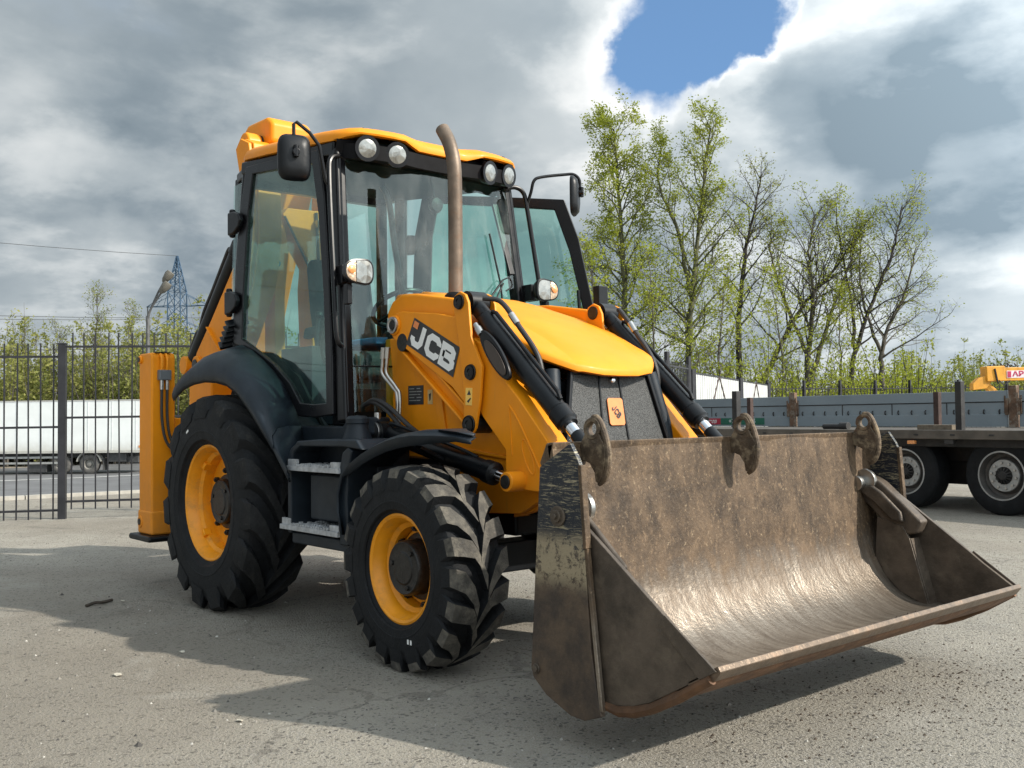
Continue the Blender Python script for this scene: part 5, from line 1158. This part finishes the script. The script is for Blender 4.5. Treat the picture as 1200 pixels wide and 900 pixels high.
# ------------------------------------------------------------------ flatbed trailer on the right
def trailer():
    O = Vector((1.06, 8.29, 0)); u = Vector((-.992, .124, 0)).normalized(); n = Vector((.124, .992, 0)).normalized()   # u: to the left, n: away from the viewer
    t = tag(empty('flatbed_trailer', O), 'dark flatbed trailer with grey dropside boards parked behind the bucket', 'trailer')
    t.rotation_euler = (0, R_(.0), math.atan2(u.y, u.x))                # local x = u; local -y = away
    M_BO = pmat('grey_blue_board', (.225, .265, .290), .55, 0, .10, 1.5, .05, 30, 0, dusty(.35, (.20, .20, .19), 3, .5, .8))
    M_DK = pmat('trailer_black', (.022, .021, .021), .65, 0, .3, 4, .2, 30, 0, dusty(.4, (.10, .09, .075), 6))
    M_RS = pmat('rusty_post', (.13, .075, .045), .8, 0, .4, 9, .5, 30, 0, dusty(.6, (.30, .27, .22), 12, .48, .62))
    x0, x1, yf = -3.2, 10.5, -2.42
    def sl(x): return 0.0
    m = MB(); m.box(x0, x1, -2.46, .12, .955, 1.005); m.build('deck', pmat('deck_timber', (.075, .065, .055), .85, 0, .3, 4, .3, 30), t, bevel=.006)
    m = MB(); m.box(x0, x1, .12, .17, .90, 1.015); m.build('side_rail', pmat('rail_brown', (.10, .085, .07), .6, .2, .3, 4), t, bevel=.01)
    for x in range(-3, 10):
        for k in (0, .5):
            m = MB(); m.box(x+k-.03, x+k+.03, .17, .176, .945, .965); m.build('rail_slot', M_DK, t)
    m = MB(); m.box(x0, x1, -1.75, -1.5, .60, .955); m.box(x0, x1, -.75, -.5, .60, .955); m.box(x0, x1, -2.3, .02, .80, .95); m.box(-.3, 1.6, -1.6, -.6, .30, .65); m.build('frame', M_DK, t, bevel=.015)
    # far side boards with posts
    px = [-2.8, 1.2, 5.18, 9.16]
    for a, b in zip(px, px[1:]):
        a += .09; b -= .09
        bd = MB(); bd.box(a, b, yf-.02, yf+.01, 1.01, 1.53); o = bd.build('drop_side', M_BO, t, bevel=.006)
        m = MB(); m.box(a, b, yf+.010, yf+.024, 1.375, 1.53); m.box(a, b, yf+.010, yf+.022, 1.01, 1.19); m.build('board_rib', M_BO, o, bevel=.005)
        m = MB(); m.box(a, b, yf+.010, yf+.0145, 1.362, 1.375); m.build('board_groove', M_DK, o)
        k = int((b-a)/.23)
        m = MB()
        for i in range(k): xx = a+(b-a)*(i+.5)/k; m.tube([(xx, yf+.012, 1.20), (xx, yf+.030, 1.215), (xx, yf+.030, 1.245), (xx, yf+.012, 1.26)], .010, 6)
        m.build('lashing_ring', M_DK, o)
        for i in range(1, 4): xx = a+(b-a)*i/4; m = MB(); m.box(xx-.006, xx+.006, yf+.010, yf+.016, 1.19, 1.375); m.build('board_seam', M_DK, o)
    for x in px:
        m = MB(); m.box(x-.06, x+.06, yf-.03, yf+.05, 1.0, 1.60); m.build('board_post', M_RS, t, bevel=.008)
        for s in (-1, 1):
            m = MB(); m.box(x+s*.085-.022, x+s*.085+.022, yf+.02, yf+.06, 1.18, 1.42); m.cyl((x+s*.12, yf+.03, 1.20), (x+s*.12, yf+.03, 1.46), .012, n=8); m.build('post_latch', M_RS, t, bevel=.004)
    # stakes on the near half of the deck
    for (x, y, h, w, mt, nm) in ((.72, -.35, .62, .085, M_DK, 'stake'), (1.20, -.60, .50, .075, pmat('stake_brown', (.055, .032, .026), .8, 0, .3, 8), 'stake'), (4.55, -.35, .60, .10, M_DK, 'stake'), (4.68, -.80, .50, .075, MATS['stake_brown'], 'stake')):
        m = MB(); m.box(x-w/2, x+w/2, y-w/2, y+w/2, 1.0, 1.0+h); m.build(nm, mt, t, bevel=.006)
    m = MB(); m.box(.86, 1.36, -.52, -.38, 1.005, 1.07); m.build('timber_block', pmat('old_timber', (.16, .13, .095), .9, 0, .3, 12, .4, 30), t, bevel=.006)
    m = MB(); m.cyl((2.55, -.35, 1.045), (2.85, -.35, 1.045), .038, n=16); m.cyl((2.42, -.35, 1.05), (2.56, -.35, 1.05), .055, n=16); m.build('lashing_winch', M_DK, t, bevel=.004)
    m = MB(); m.box(1.02, 1.12, .13, .185, .835, .88); m.build('marker_lamp', M_AMBER, t, bevel=.006)
    m = MB(); m.box(.5, .62, .10, .16, .84, .90); m.build('lamp_bracket', M_DK, t, bevel=.006)
    for y in (-.35, -1.95):
        m = MB(); m.box(8.9, 9.02, y-.06, y+.06, .08, .82); m.box(8.84, 9.08, y-.13, y+.13, .0, .08); m.build('landing_leg', M_DK, t, bevel=.008)
    m = MB(); m.box(-.72, -.68, -.36, .06, .25, .80); m.build('mud_flap', M_DK, t)
    # wheels
    for x in (0.0, 1.31, 2.62):
        for y in (-.17, -2.15):
            w = empty('wheel', (x, y, .472), t); sg = 1 if y > -1 else -1
            m = MB(); m.lathe([(.27, -.13), (.285, -.155), (.33, -.165), (.42, -.16), (.455, -.145), (.472, -.12), (.474, 0), (.472, .12), (.455, .145), (.42, .16), (.33, .165), (.285, .155), (.27, .13)], n=56); m.build('tyre', M_RUB, w, ang=25)
            m = MB(); m.lathe([(.288, .150*sg), (.292, .158*sg), (.278, .160*sg), (.268, .140*sg), (.258, .06*sg), (.225, .045*sg), (.190, .085*sg), (.185, .098*sg), (.105, .100*sg), (.100, .085*sg), (.001, .085*sg)], n=44); m.build('rim', pmat('dark_rim', (.09, .085, .08), .6, .3, .2, 10, .1, 50, 0, dusty(.5, (.16, .14, .12), 9)), w, ang=30)
            m = MB(); m.lathe([(.293, .1505*sg), (.2955, .1585*sg), (.2775, .1605*sg), (.276, .154*sg)], n=44); m.build('rim_flange', pmat('silver_rim', (.40, .40, .39), .5, .5, .2, 10, .1, 50, 0, dusty(.5, (.14, .12, .10), 9)), w, ang=30)
            m = MB(); m.lathe([(.194, .084*sg), (.190, .0995*sg), (.187, .1025*sg), (.106, .1035*sg), (.104, .1005*sg)], n=44); m.build('wheel_disc', MATS['silver_rim'], w, ang=30)
            m = MB(); m.lathe([(.001, .15*sg), (.045, .148*sg), (.055, .14*sg), (.06, .10*sg), (.10, .098*sg)], n=24)
            for k in range(14):
                a = 2*math.pi*k/14; m.bar((.05*math.cos(a), .135*sg, .05*math.sin(a)), (.100*math.cos(a), .112*sg, .100*math.sin(a)), .014, .02, (0, 1, 0))
            m.build('hub', M_DK, w)
            if sg > 0:
                nut = None; nm = MB(); nm.cyl((0, .098, 0), (0, .122, 0), .016, n=6)
                for k in range(10):
                    a = R_(36*k+9)
                    if nut is None: nut = nm.build('wheel_nut', M_STEEL, w, bevel=.002); o = nut
                    else: o = nut.copy(); C.objects.link(o)
                    o.location = (.152*math.cos(a), 0, .152*math.sin(a))
    # sign strip on the far board
    M_RED = pmat('sign_red', (.42, .02, .045), .5); M_GRN = pmat('sign_green', (.015, .13, .08), .5)
    ys = yf+.0245
    for (a, b, mt, txt, hh) in ((7.62, 6.93, M_RED, 'водителя', .115), (8.75, 7.62, M_RED, 'Л', .125), (6.92, 5.84, M_GRN, '+7 9          65', .12)):
        zc = 1.10; m = MB(); m.box(b, a, ys, ys+.004, zc-hh/2, zc+hh/2); sp = m.build('sign_strip', mt, t)
        cu = bpy.data.curves.new('sign_text', 'FONT'); cu.body = txt; cu.size = hh*.98; cu.align_x = 'CENTER'; cu.align_y = 'CENTER'; cu.offset = .0022
        to = bpy.data.objects.new('sign_text', cu); C.objects.link(to)
        dg = bpy.context.evaluated_depsgraph_get(); dg.update()
        me = bpy.data.meshes.new_from_object(to.evaluated_get(dg)); bpy.data.objects.remove(to)
        xs_ = [v.co.x for v in me.vertices]; wd = (max(xs_)-min(xs_)) if xs_ else 1; k = min(1.0, (a-b)*.92/max(wd, 1e-3)) if len(txt) > 1 else 1
        mx = (max(xs_)+min(xs_))/2 if xs_ else 0
        for v in me.vertices: v.co = Vector(((a+b)/2-(v.co.x-mx)*k, ys+.006, zc+v.co.y))
        me.materials.append(M_WHITE); o = bpy.data.objects.new('sign_text', me); C.objects.link(o); o.parent = t
trailer()

# ------------------------------------------------------------------ crane boom, gate and rear fence on the right
def crane():
    b = Vector((-7.45, 26.2, 0)); ax = Vector((.70, .74, -.0)).normalized(); ax = (rt*1.0+fw*.12).normalized()
    t = tag(empty('truck_crane', b), 'yellow lorry crane boom reaching in behind the trailer at right edge', 'crane')
    MY = pmat('crane_yellow', (.62, .28, .02), .55, 0, .15, 3, 0, 60, 0, dusty(.55, (.16, .09, .03), 5))
    def q(s, z, o=0.0): p = ax*s+fw*o; return (p.x, p.y, z)
    m = MB(); m.bar(q(.65, 2.33), q(6.5, 2.42), .30, .40); m.bar(q(1.9, 2.35), q(6.5, 2.42), .36, .50); o = m.build('boom', MY, t, bevel=.02)
    m = MB(); m.bar(q(.35, 2.34), q(.95, 2.36), .36, .46); m.build('boom_head', MY, t, bevel=.03)
    m = MB(); m.prism([(0, 0), (.35, .05), (.5, .3), (.40, .52), (.15, .40), (.0, .22)], -.12, .12)
    m.v = [q(-.05+x*1.25, 1.86+z*.9, y) for x, y, z in m.v]; m.build('boom_nose', MY, t, bevel=.02)
    m = MB(); m.bar(q(.45, 1.98), q(.70, 1.78), .14, .20); m.build('hook_block', MY, t, bevel=.02)
    m = MB()
    for k in range(8): m.tube([q(.55+.12*k, 2.58), q(.58+.11*k, 2.62+.05*(k % 2)), q(.64+.12*k, 2.56)], .02, 5)
    m.tube([q(.75, 2.15, -.2), q(.9, 2.0, -.2), q(1.1, 2.14, -.2)], .02, 5); m.tube([q(.62, 2.5, -.2), q(.68, 2.2, -.2), q(.72, 2.05, -.2)], .03, 5); m.build('hydraulic_hose', M_HOSE, t)
    m = MB(); m.tube([q(5.5, -.0), q(5.5, 2.3)], .25, 8); m.build('column', MY, t)
    m = MB(); m.slab([q(1.02, 2.22, -.158), q(2.85, 2.25, -.158), q(2.85, 2.47, -.158), q(1.02, 2.44, -.158)], tuple(fw*-.006)); m.build('sign_panel', pmat('sign_pink_white', (.72, .62, .64), .5), t)
    cu = bpy.data.curves.new('sign_text', 'FONT'); cu.body = 'АРМАТУРА'; cu.size = .20; cu.align_y = 'CENTER'; cu.offset = .006
    to = bpy.data.objects.new('sign_text', cu); C.objects.link(to); dg = bpy.context.evaluated_depsgraph_get(); dg.update()
    me = bpy.data.meshes.new_from_object(to.evaluated_get(dg)); bpy.data.objects.remove(to)
    xs_ = [v.co.x for v in me.vertices]; wd = max(xs_) if xs_ else 1
    for v in me.vertices: v.co = Vector(q(1.20+v.co.x/wd*1.55, 2.335+v.co.x*.012+v.co.y*1.05, -.172))
    me.materials.append(pmat('sign_crimson', (.40, .02, .08), .5)); o = bpy.data.objects.new('sign_text', me); C.objects.link(o); o.parent = t
    m = MB(); m.slab([q(1.04, 2.235, -.166), q(1.16, 2.24, -.166), q(1.16, 2.425, -.166), q(1.04, 2.42, -.166)], tuple(fw*-.004)); m.build('sign_mark', MATS['sign_crimson'], t)
crane()
def rear_fence():
    A = Vector((-11.7, 18.25, 0)); B = Vector((-18.1, 30.9, 0)); Cc = Vector((-15.2, 37.2, 0)); D = A+(A-B)*.9
    M_WP = pmat('white_sheet', (.52, .53, .52), .55, 0, .05, 2)
    g = tag(empty('sheet_gate', A), 'white corrugated sheet gate with dark braces behind the trailer', 'gate')
    d = (B-A); ln = d.length; d = d/ln; nr = Vector((d.y, -d.x, 0))
    if nr.dot(CAM-A) < 0: nr = -nr
    def q(s, z, o=0.0): p = d*s+nr*o; return (p.x, p.y, z)
    half = [(0.0, ln*.52), (ln*.56, ln)]
    for a, b in half:
        n = int((b-a)/.32)
        for i in range(n):
            s0 = a+(b-a)*i/n; s1 = a+(b-a)*(i+1)/n; w = s1-s0
            m = MB(); m.slab([q(s0, .15, 0), q(s0+w*.08, .15, .06), q(s0+w*.70, .15, .06), q(s0+w*.78, .15, 0), q(s0+w*.93, .15, 0), q(s0+w*.93, .15, -.01), q(s0, .15, -.01)], (0, 0, 2.22)); m.build('sheet', M_WP, g)
        m = MB(); m.bar(q(a, 2.40, .03), q(b, 2.40, .03), .06, .05); m.bar(q(a, .12, .03), q(b, .12, .03), .06, .05); m.build('gate_frame', M_FEN, g)
        for (s0, z0, s1, z1) in ((a+(b-a)*.50, 2.38, a+(b-a)*.14, .2), (a+(b-a)*.52, 2.38, a+(b-a)*.90, .2)):
            m = MB(); m.bar(q(s0, z0, .06), q(s1, z1, .06), .05, .05, (0, 0, 1)); m.build('brace', pmat('brace_brown', (.06, .035, .03), .7), g)
    for s in (-.1, ln*.54, ln+.1):
        m = MB(); m.bar(q(s, 0, .05), q(s, 2.5, .05), .16, .16, (1, 0, 0)); m.build('gate_post', M_FEN, g)
    def run(P, Q, label, step, h, nbar):
        f = tag(empty('bar_fence', P), label, 'fence', 'dark bar fences behind the trailer'); v = Q-P; l = v.length; v = v/l
        pm = MB(); pm.box(-.05, .05, -.05, .05, 0, h+.35); pb = None; bb = None; bmB = MB(); bmB.box(-.011, .011, -.011, .011, .1, h+.12)
        k = max(1, round(l/step))
        for i in range(k+1):
            if pb is None: pb = pm.build('post', M_FEN, f); o = pb
            else: o = pb.copy(); C.objects.link(o)
            o.location = tuple(v*(l*i/k))
        for z in (h, h*.55, .25):
            m = MB(); m.bar((0, 0, z), tuple(v*l+Vector((0, 0, z))), .04, .04); m.build('rail', M_FEN, f)
        for i in range(nbar):
            if bb is None: bb = bmB.build('bar', M_FEN, f); o = bb
            else: o = bb.copy(); C.objects.link(o)
            o.location = tuple(v*(l*(i+.5)/nbar))
    run(B+(B-A).normalized()*.3, Cc, 'dark bar fence right of the white sheet gate', 1.8, 2.25, 44)
    run(Cc, Cc+Vector((5.5, 6.2, 0)), 'dark bar fence below the bare trees at far right', 2.2, 2.25, 40)
    run(D, A-(B-A).normalized()*.3, 'dark bar fence left of the white sheet gate', 2.5, 2.5, 70)
rear_fence()

# ------------------------------------------------------------------ trees
def leaf_mat(name, c0, c1, tr=.45):
    m = bpy.data.materials.new(name); m.use_nodes = True; t = NT(m.node_tree); t.n.remove(t.n['Principled BSDF'])
    co = t.node('ShaderNodeTexCoord').outputs['Object']
    geo = t.node('ShaderNodeNewGeometry').outputs['Random Per Island']
    col = t.mix(t.m('ADD', t.m('MULTIPLY', t.smooth(t.noise(co, .5, 3, .6), .35, .65), .6), t.m('MULTIPLY', geo, .4)), c0, c1)
    d = t.node('ShaderNodeBsdfDiffuse'); t.put(d.inputs[0], col); tl = t.node('ShaderNodeBsdfTranslucent'); t.put(tl.inputs[0], t.mix(.35, col, (.30, .36, .02)))
    x = t.node('ShaderNodeMixShader'); x.inputs[0].default_value = tr; t.l.new(d.outputs[0], x.inputs[1]); t.l.new(tl.outputs[0], x.inputs[2]); t.l.new(x.outputs[0], t.n['Material Output'].inputs[0])
    return m
M_LF1 = leaf_mat('spring_leaf', (.20, .245, .030), (.37, .39, .070))
M_LF2 = leaf_mat('spring_leaf_pale', (.17, .20, .05), (.30, .30, .09))
M_LF3 = leaf_mat('olive_leaf', (.20, .22, .07), (.33, .32, .115))
M_BARK = pmat('grey_bark', (.085, .075, .062), .9, 0, .35, 3, .5, 12)
M_BARKD = pmat('dark_bark', (.032, .027, .024), .9, 0, .35, 3, .5, 12)
M_BARKG = pmat('mossy_bark', (.085, .085, .045), .9, 0, .35, 2, .5, 12)
def rotv(v, axis, a): return Matrix.Rotation(a, 3, axis) @ v
def tree(name, label, base, ctrl, r0, seed, bark, leaf, nleaf, nbr, blen, first=.18, ang=(32, 58), droop=.25, lsz=.13, group=None, twigs=5, forks=()):
    """ctrl: (lateral, depth, height) points of the trunk; branches in three orders; leaves as small folded quads"""
    r = random.Random(seed); base = Vector(base); t = tag(empty(name, base), label, 'tree', group)
    wd = MB(); ends = []
    def limb(pts, ra, rb, n): 
        k = len(pts); wd.tube(pts, [ra+(rb-ra)*(i/(k-1))**.8 for i in range(k)], n, cap=False)
    def grow(p, d, length, rad, order):
        k = 6 if order == 1 else 4; pts = [p.copy()]; q = p.copy(); v = d.copy(); st = length/k
        for i in range(k):
            v = (v+Vector((r.gauss(0, .16), r.gauss(0, .16), r.gauss(0, .10)+droop*(.32 if order == 1 else .12)*(1-v.z)))).normalized(); q = q+v*st; pts.append(q.copy())
        limb(pts, rad, max(.006, rad*.22), 5 if order == 1 else 3)
        if order >= 3: ends.append((pts[-1], v)); ends.append((pts[2], v)); return
        m_ = twigs+2 if order == 1 else twigs
        for j in range(m_):
            f = .22+.78*(j+r.random())/m_; i = min(k-1, int(f*k)); pp = pts[i].lerp(pts[i+1], f*k-i); tv = (pts[i+1]-pts[i]).normalized()
            sd = tv.cross(Vector((r.gauss(0, 1), r.gauss(0, 1), r.gauss(0, 1)))).normalized(); nd = (tv*math.cos(R_(42))+sd*math.sin(R_(42))).normalized()
            grow(pp, nd, length*(.50-.22*f)*(.7+.6*r.random()), rad*(.42-.15*f), order+1)
        ends.append((pts[-1], v))
    def world(c): return rt*c[0]+fw*c[1]*1.0+Vector((0, 0, c[2]))
    def trunk(cs, ra, nb, f0, bl):
        P = spline([world(c) for c in cs], 6); n = len(P); 
        P = [p+Vector((r.gauss(0, .04), r.gauss(0, .04), 0)) for p in P]
        limb(P, ra, ra*.14, 9)
        for j in range(nb):
            f = f0+(1-f0)*(j+r.random())/nb; i = min(n-2, int(f*(n-1))); p = P[i].lerp(P[i+1], f*(n-1)-i); tv = (P[i+1]-P[i]).normalized()
            az = j*2.399+r.random(); sd = rotv(Vector((1, 0, 0)), Vector((0, 0, 1)), az); sd = (sd-tv*sd.dot(tv)).normalized(); a = R_(r.uniform(*ang))*(1.05-.45*f)
            grow(p, (tv*math.cos(a)+sd*math.sin(a)).normalized(), bl*(1.05-.72*f)*(.65+.6*r.random()), ra*(.40-.27*f), 1)
        ends.append((P[-1], Vector((0, 0, 1))))
    trunk(ctrl, r0, nbr, first, blen)
    for (cs, ra, nb, bl) in forks: trunk(cs, ra, nb, .25, bl)
    wd.build('trunk', bark, t, ang=80, recalc=False)
    if nleaf:
        lf = MB(); per = max(1, nleaf//len(ends))
        for p, v in ends:
            if r.random() < .12: continue
            for k in range(int(per*(.3+1.4*r.random()))+(1 if r.random() < .5 else 0)):
                c = p+Vector((r.gauss(0, .17), r.gauss(0, .17), r.gauss(0, .16))); s = lsz*(.6+.8*r.random())
                a = Vector((r.gauss(0, 1), r.gauss(0, 1), r.gauss(0, .7))).normalized(); b = a.cross(Vector((r.gauss(0, 1), r.gauss(0, 1), r.gauss(0, 1)))).normalized()
                lf.add([c-a*s, c+b*s*.55, c+a*s, c-b*s*.55], [(0, 1, 2, 3)])
        lf.build('crown', leaf, t, recalc=False, flat=True)
    return t
G = 'tall trees behind the trailer'
tree('poplar_tree', 'leftmost tall leafy tree, just right of the open cab door', (-34.9, 40.4, 0), [(0, 0, 0), (.1, 0, 7), (-.1, 0, 13), (-.4, 0, 18.6)], .30, 1, M_BARKG, M_LF1, 21000, 50, 5.4, .12, (42, 70), .3, .074, G)
tree('poplar_tree', 'second tall leafy tree from the cab, forked high up', (-31.6, 42.3, 0), [(0, 0, 0), (.2, 0, 6), (.8, 0, 12), (1.6, 0, 18.2)], .30, 2, M_BARKG, M_LF1, 14500, 42, 5.2, .20, (36, 64), .3, .072, G, 5, [([(.35, 0, 8), (-.4, 0, 12), (-1.4, .5, 15), (-1.2, .5, 17.6)], .16, 16, 3.2)])
tree('bare_tree', 'dark almost bare tree standing between leafy trees', (-30.3, 45.7, 0), [(0, 0, 0), (-.1, 0, 5), (.3, 0, 10), (.9, 0, 13), (1.5, 0, 15.6)], .25, 3, M_BARKD, M_LF3, 500, 26, 4.4, .30, (35, 65), .3, .06, G, 5)
tree('leaning_tree', 'dark tree leaning to the right with its trunk bent over', (-30.2, 46.3, 0), [(-.8, 0, 0), (1.0, 0, 3.5), (3.2, 0, 7.4), (5.4, 0, 10.0), (7.2, 0, 12.6)], .24, 4, M_BARKD, M_LF1, 1000, 24, 5.0, .30, (30, 60), .35, .066, G, 5)
tree('birch_tree', 'sparse tree with upright limbs right of the leaning tree', (-27.7, 48.8, 0), [(0, 0, 0), (0, 0, 4), (.4, 0, 8), (.2, 0, 10.5), (.6, 0, 13.2)], .24, 5, M_BARK, M_LF1, 3600, 30, 5.6, .28, (30, 58), .35, .070, G, 5, [([(.1, 0, 3), (1.4, 0, 7), (2.6, 0, 10), (3.2, .3, 12.4)], .17, 20, 3.6), ([(.1, 0, 4.5), (-1.4, .3, 8.5), (-2.0, .3, 11), (-1.9, .3, 13)], .14, 16, 3.0)])
tree('birch_tree', 'thin tree arching right, its top twigs highest at right', (-26.0, 50.4, 0), [(0, 0, 0), (.3, 0, 4), (1.6, 0, 8), (2.9, 0, 11), (3.5, 0, 13.6)], .21, 6, M_BARKD, M_LF1, 1200, 28, 5.2, .30, (32, 62), .35, .066, G, 5, [([(.5, 0, 5), (.4, .3, 8), (-.2, .3, 11.5), (-.4, .3, 14)], .13, 14, 2.8)])
tree('bare_tree', 'rightmost pale trunk with wide bare crooked boughs', (-24.7, 52.2, 0), [(0, 0, 0), (-.1, 0, 3.5), (.2, 0, 6), (1.4, 0, 8.4), (2.2, 0, 11.2)], .22, 7, M_BARK, M_LF1, 500, 20, 5.4, .30, (40, 75), .25, .06, G, 5, [([(0, 0, 4.6), (-.9, 0, 7), (-1.3, 0, 10), (-.9, 0, 12.8)], .13, 12, 2.8)])
G2 = 'slender young trees among the tall ones'
for i, (px_, d_, h_, lab) in enumerate(((700, 46, 8.5, 'young green tree right beside the open cab door'), (765, 52, 9.5, 'slender young tree between the two tallest trees'), (842, 50, 8.0, 'slender young tree left of the dark bare tree'), (915, 56, 9.0, 'young leafy tree behind the leaning trunk'),
                                         (985, 58, 8.0, 'young leafy tree amid the thin arching stems'))):
    q = CAM+(fw+rt2*((px_-600)/1168.7))*d_; tree('young_tree', lab, (q.x, q.y, 0), [(0, 0, 0), (.1, 0, h_*.5), (rnd.uniform(-.5, .5), 0, h_)], .10, 20+i, M_BARK, M_LF1, 3000, 24, 3.2, .12, (35, 65), .3, .070, G2, 4)

def thicket(name, label, cat, pxa, pxb, da, db, n, hlo, hhi, leaf, seed, lsz, per, bark, zoff=None, dens=1.0):
    """undergrowth that reads as one mass: many thin stems with leaves"""
    r = random.Random(seed); wd = MB(); lf = MB()
    for i in range(n):
        px_ = pxa+(pxb-pxa)*r.random(); d_ = da+(db-da)*r.random(); q = CAM+(fw+rt2*((px_-600)/1168.7))*d_; z0 = hgt(q.x, q.y); b = Vector((q.x, q.y, z0)); h = hlo+(hhi-hlo)*r.random()**1.4
        for sgm in range(r.choice((2, 3, 3))):
            v = Vector((r.gauss(0, .16), r.gauss(0, .16), 1)).normalized(); hh = h*(.65+.4*r.random()); P = [b, b+v*hh*.5, b+v*hh+Vector((r.gauss(0, .25), r.gauss(0, .25), 0))]
            wd.tube(P, [.035+.012*h*.3, .03, .008], 3, cap=False)
            for k in range(7):
                f = .25+.75*r.random(); p = P[0].lerp(P[2], f); u = Vector((r.gauss(0, .55), r.gauss(0, .55), .75)).normalized()*(.14*hh*(1.2-f)); wd.tube([p, p+u], [.014, .005], 3, cap=False)
                for _ in range(int(per*(.5+r.random()))):
                    c = p+u*r.random()*1.15+Vector((r.gauss(0, .16), r.gauss(0, .16), r.gauss(0, .18))); s = lsz*(.6+.8*r.random()); a = Vector((r.gauss(0, 1), r.gauss(0, 1), r.gauss(0, .8))).normalized(); bb = a.cross(Vector((r.gauss(0, 1), r.gauss(0, 1), r.gauss(0, 1)))).normalized()
                    lf.add([c-a*s, c+bb*s*.6, c+a*s, c-bb*s*.6], [(0, 1, 2, 3)])
    o = tag(empty(name, (0, 0, 0)), label, cat, kind='stuff')
    w = wd.build('stems', bark, o, recalc=False, flat=True); w['kind'] = 'stuff'
    l = lf.build('foliage', leaf, o, recalc=False, flat=True); l['kind'] = 'stuff'
thicket('undergrowth', 'bright green spring undergrowth below the tall trees', 'undergrowth', 660, 1075, 48, 70, 360, 1.4, 6.2, M_LF1, 31, .075, 9, M_BARK)
thicket('distant_wood', 'pale hazy wood on the horizon at right', 'wood', 1010, 1330, 85, 130, 260, 4.0, 9.0, M_LF2, 32, .13, 9, M_BARK)
thicket('roadside_thicket', 'olive green roadside thicket behind the white truck', 'thicket', -130, 330, 60, 78, 760, 2.5, 10.2, M_LF3, 33, .115, 15, M_BARK)
thicket('far_wood', 'low wood far behind the yard, seen through the cab', 'wood', 330, 720, 75, 120, 180, 4, 9, M_LF2, 34, .15, 8, M_BARK)
GB = 'taller twiggy trees of the roadside'
for i, (px_, d_, h_, lab) in enumerate(((25, 66, 8.5, 'pale twiggy tree at the left edge above the white truck'), (108, 64, 10.6, 'tallest twiggy tree behind the dark fence post'), (66, 68, 8.6, 'twiggy tree left of the dark fence post'), (150, 66, 9.6, 'twiggy tree just left of the street lamp'))):
    q = CAM+(fw+rt2*((px_-600)/1168.7))*d_; tree('roadside_tree', lab, (q.x, q.y, -1.47), [(0, 0, 0), (.1, 0, h_*.5), (rnd.uniform(-.4, .4), 0, h_)], .13, 40+i, M_BARK, M_LF2, 3000, 30, 3.4, .10, (20, 42), .5, .055, GB, 5)
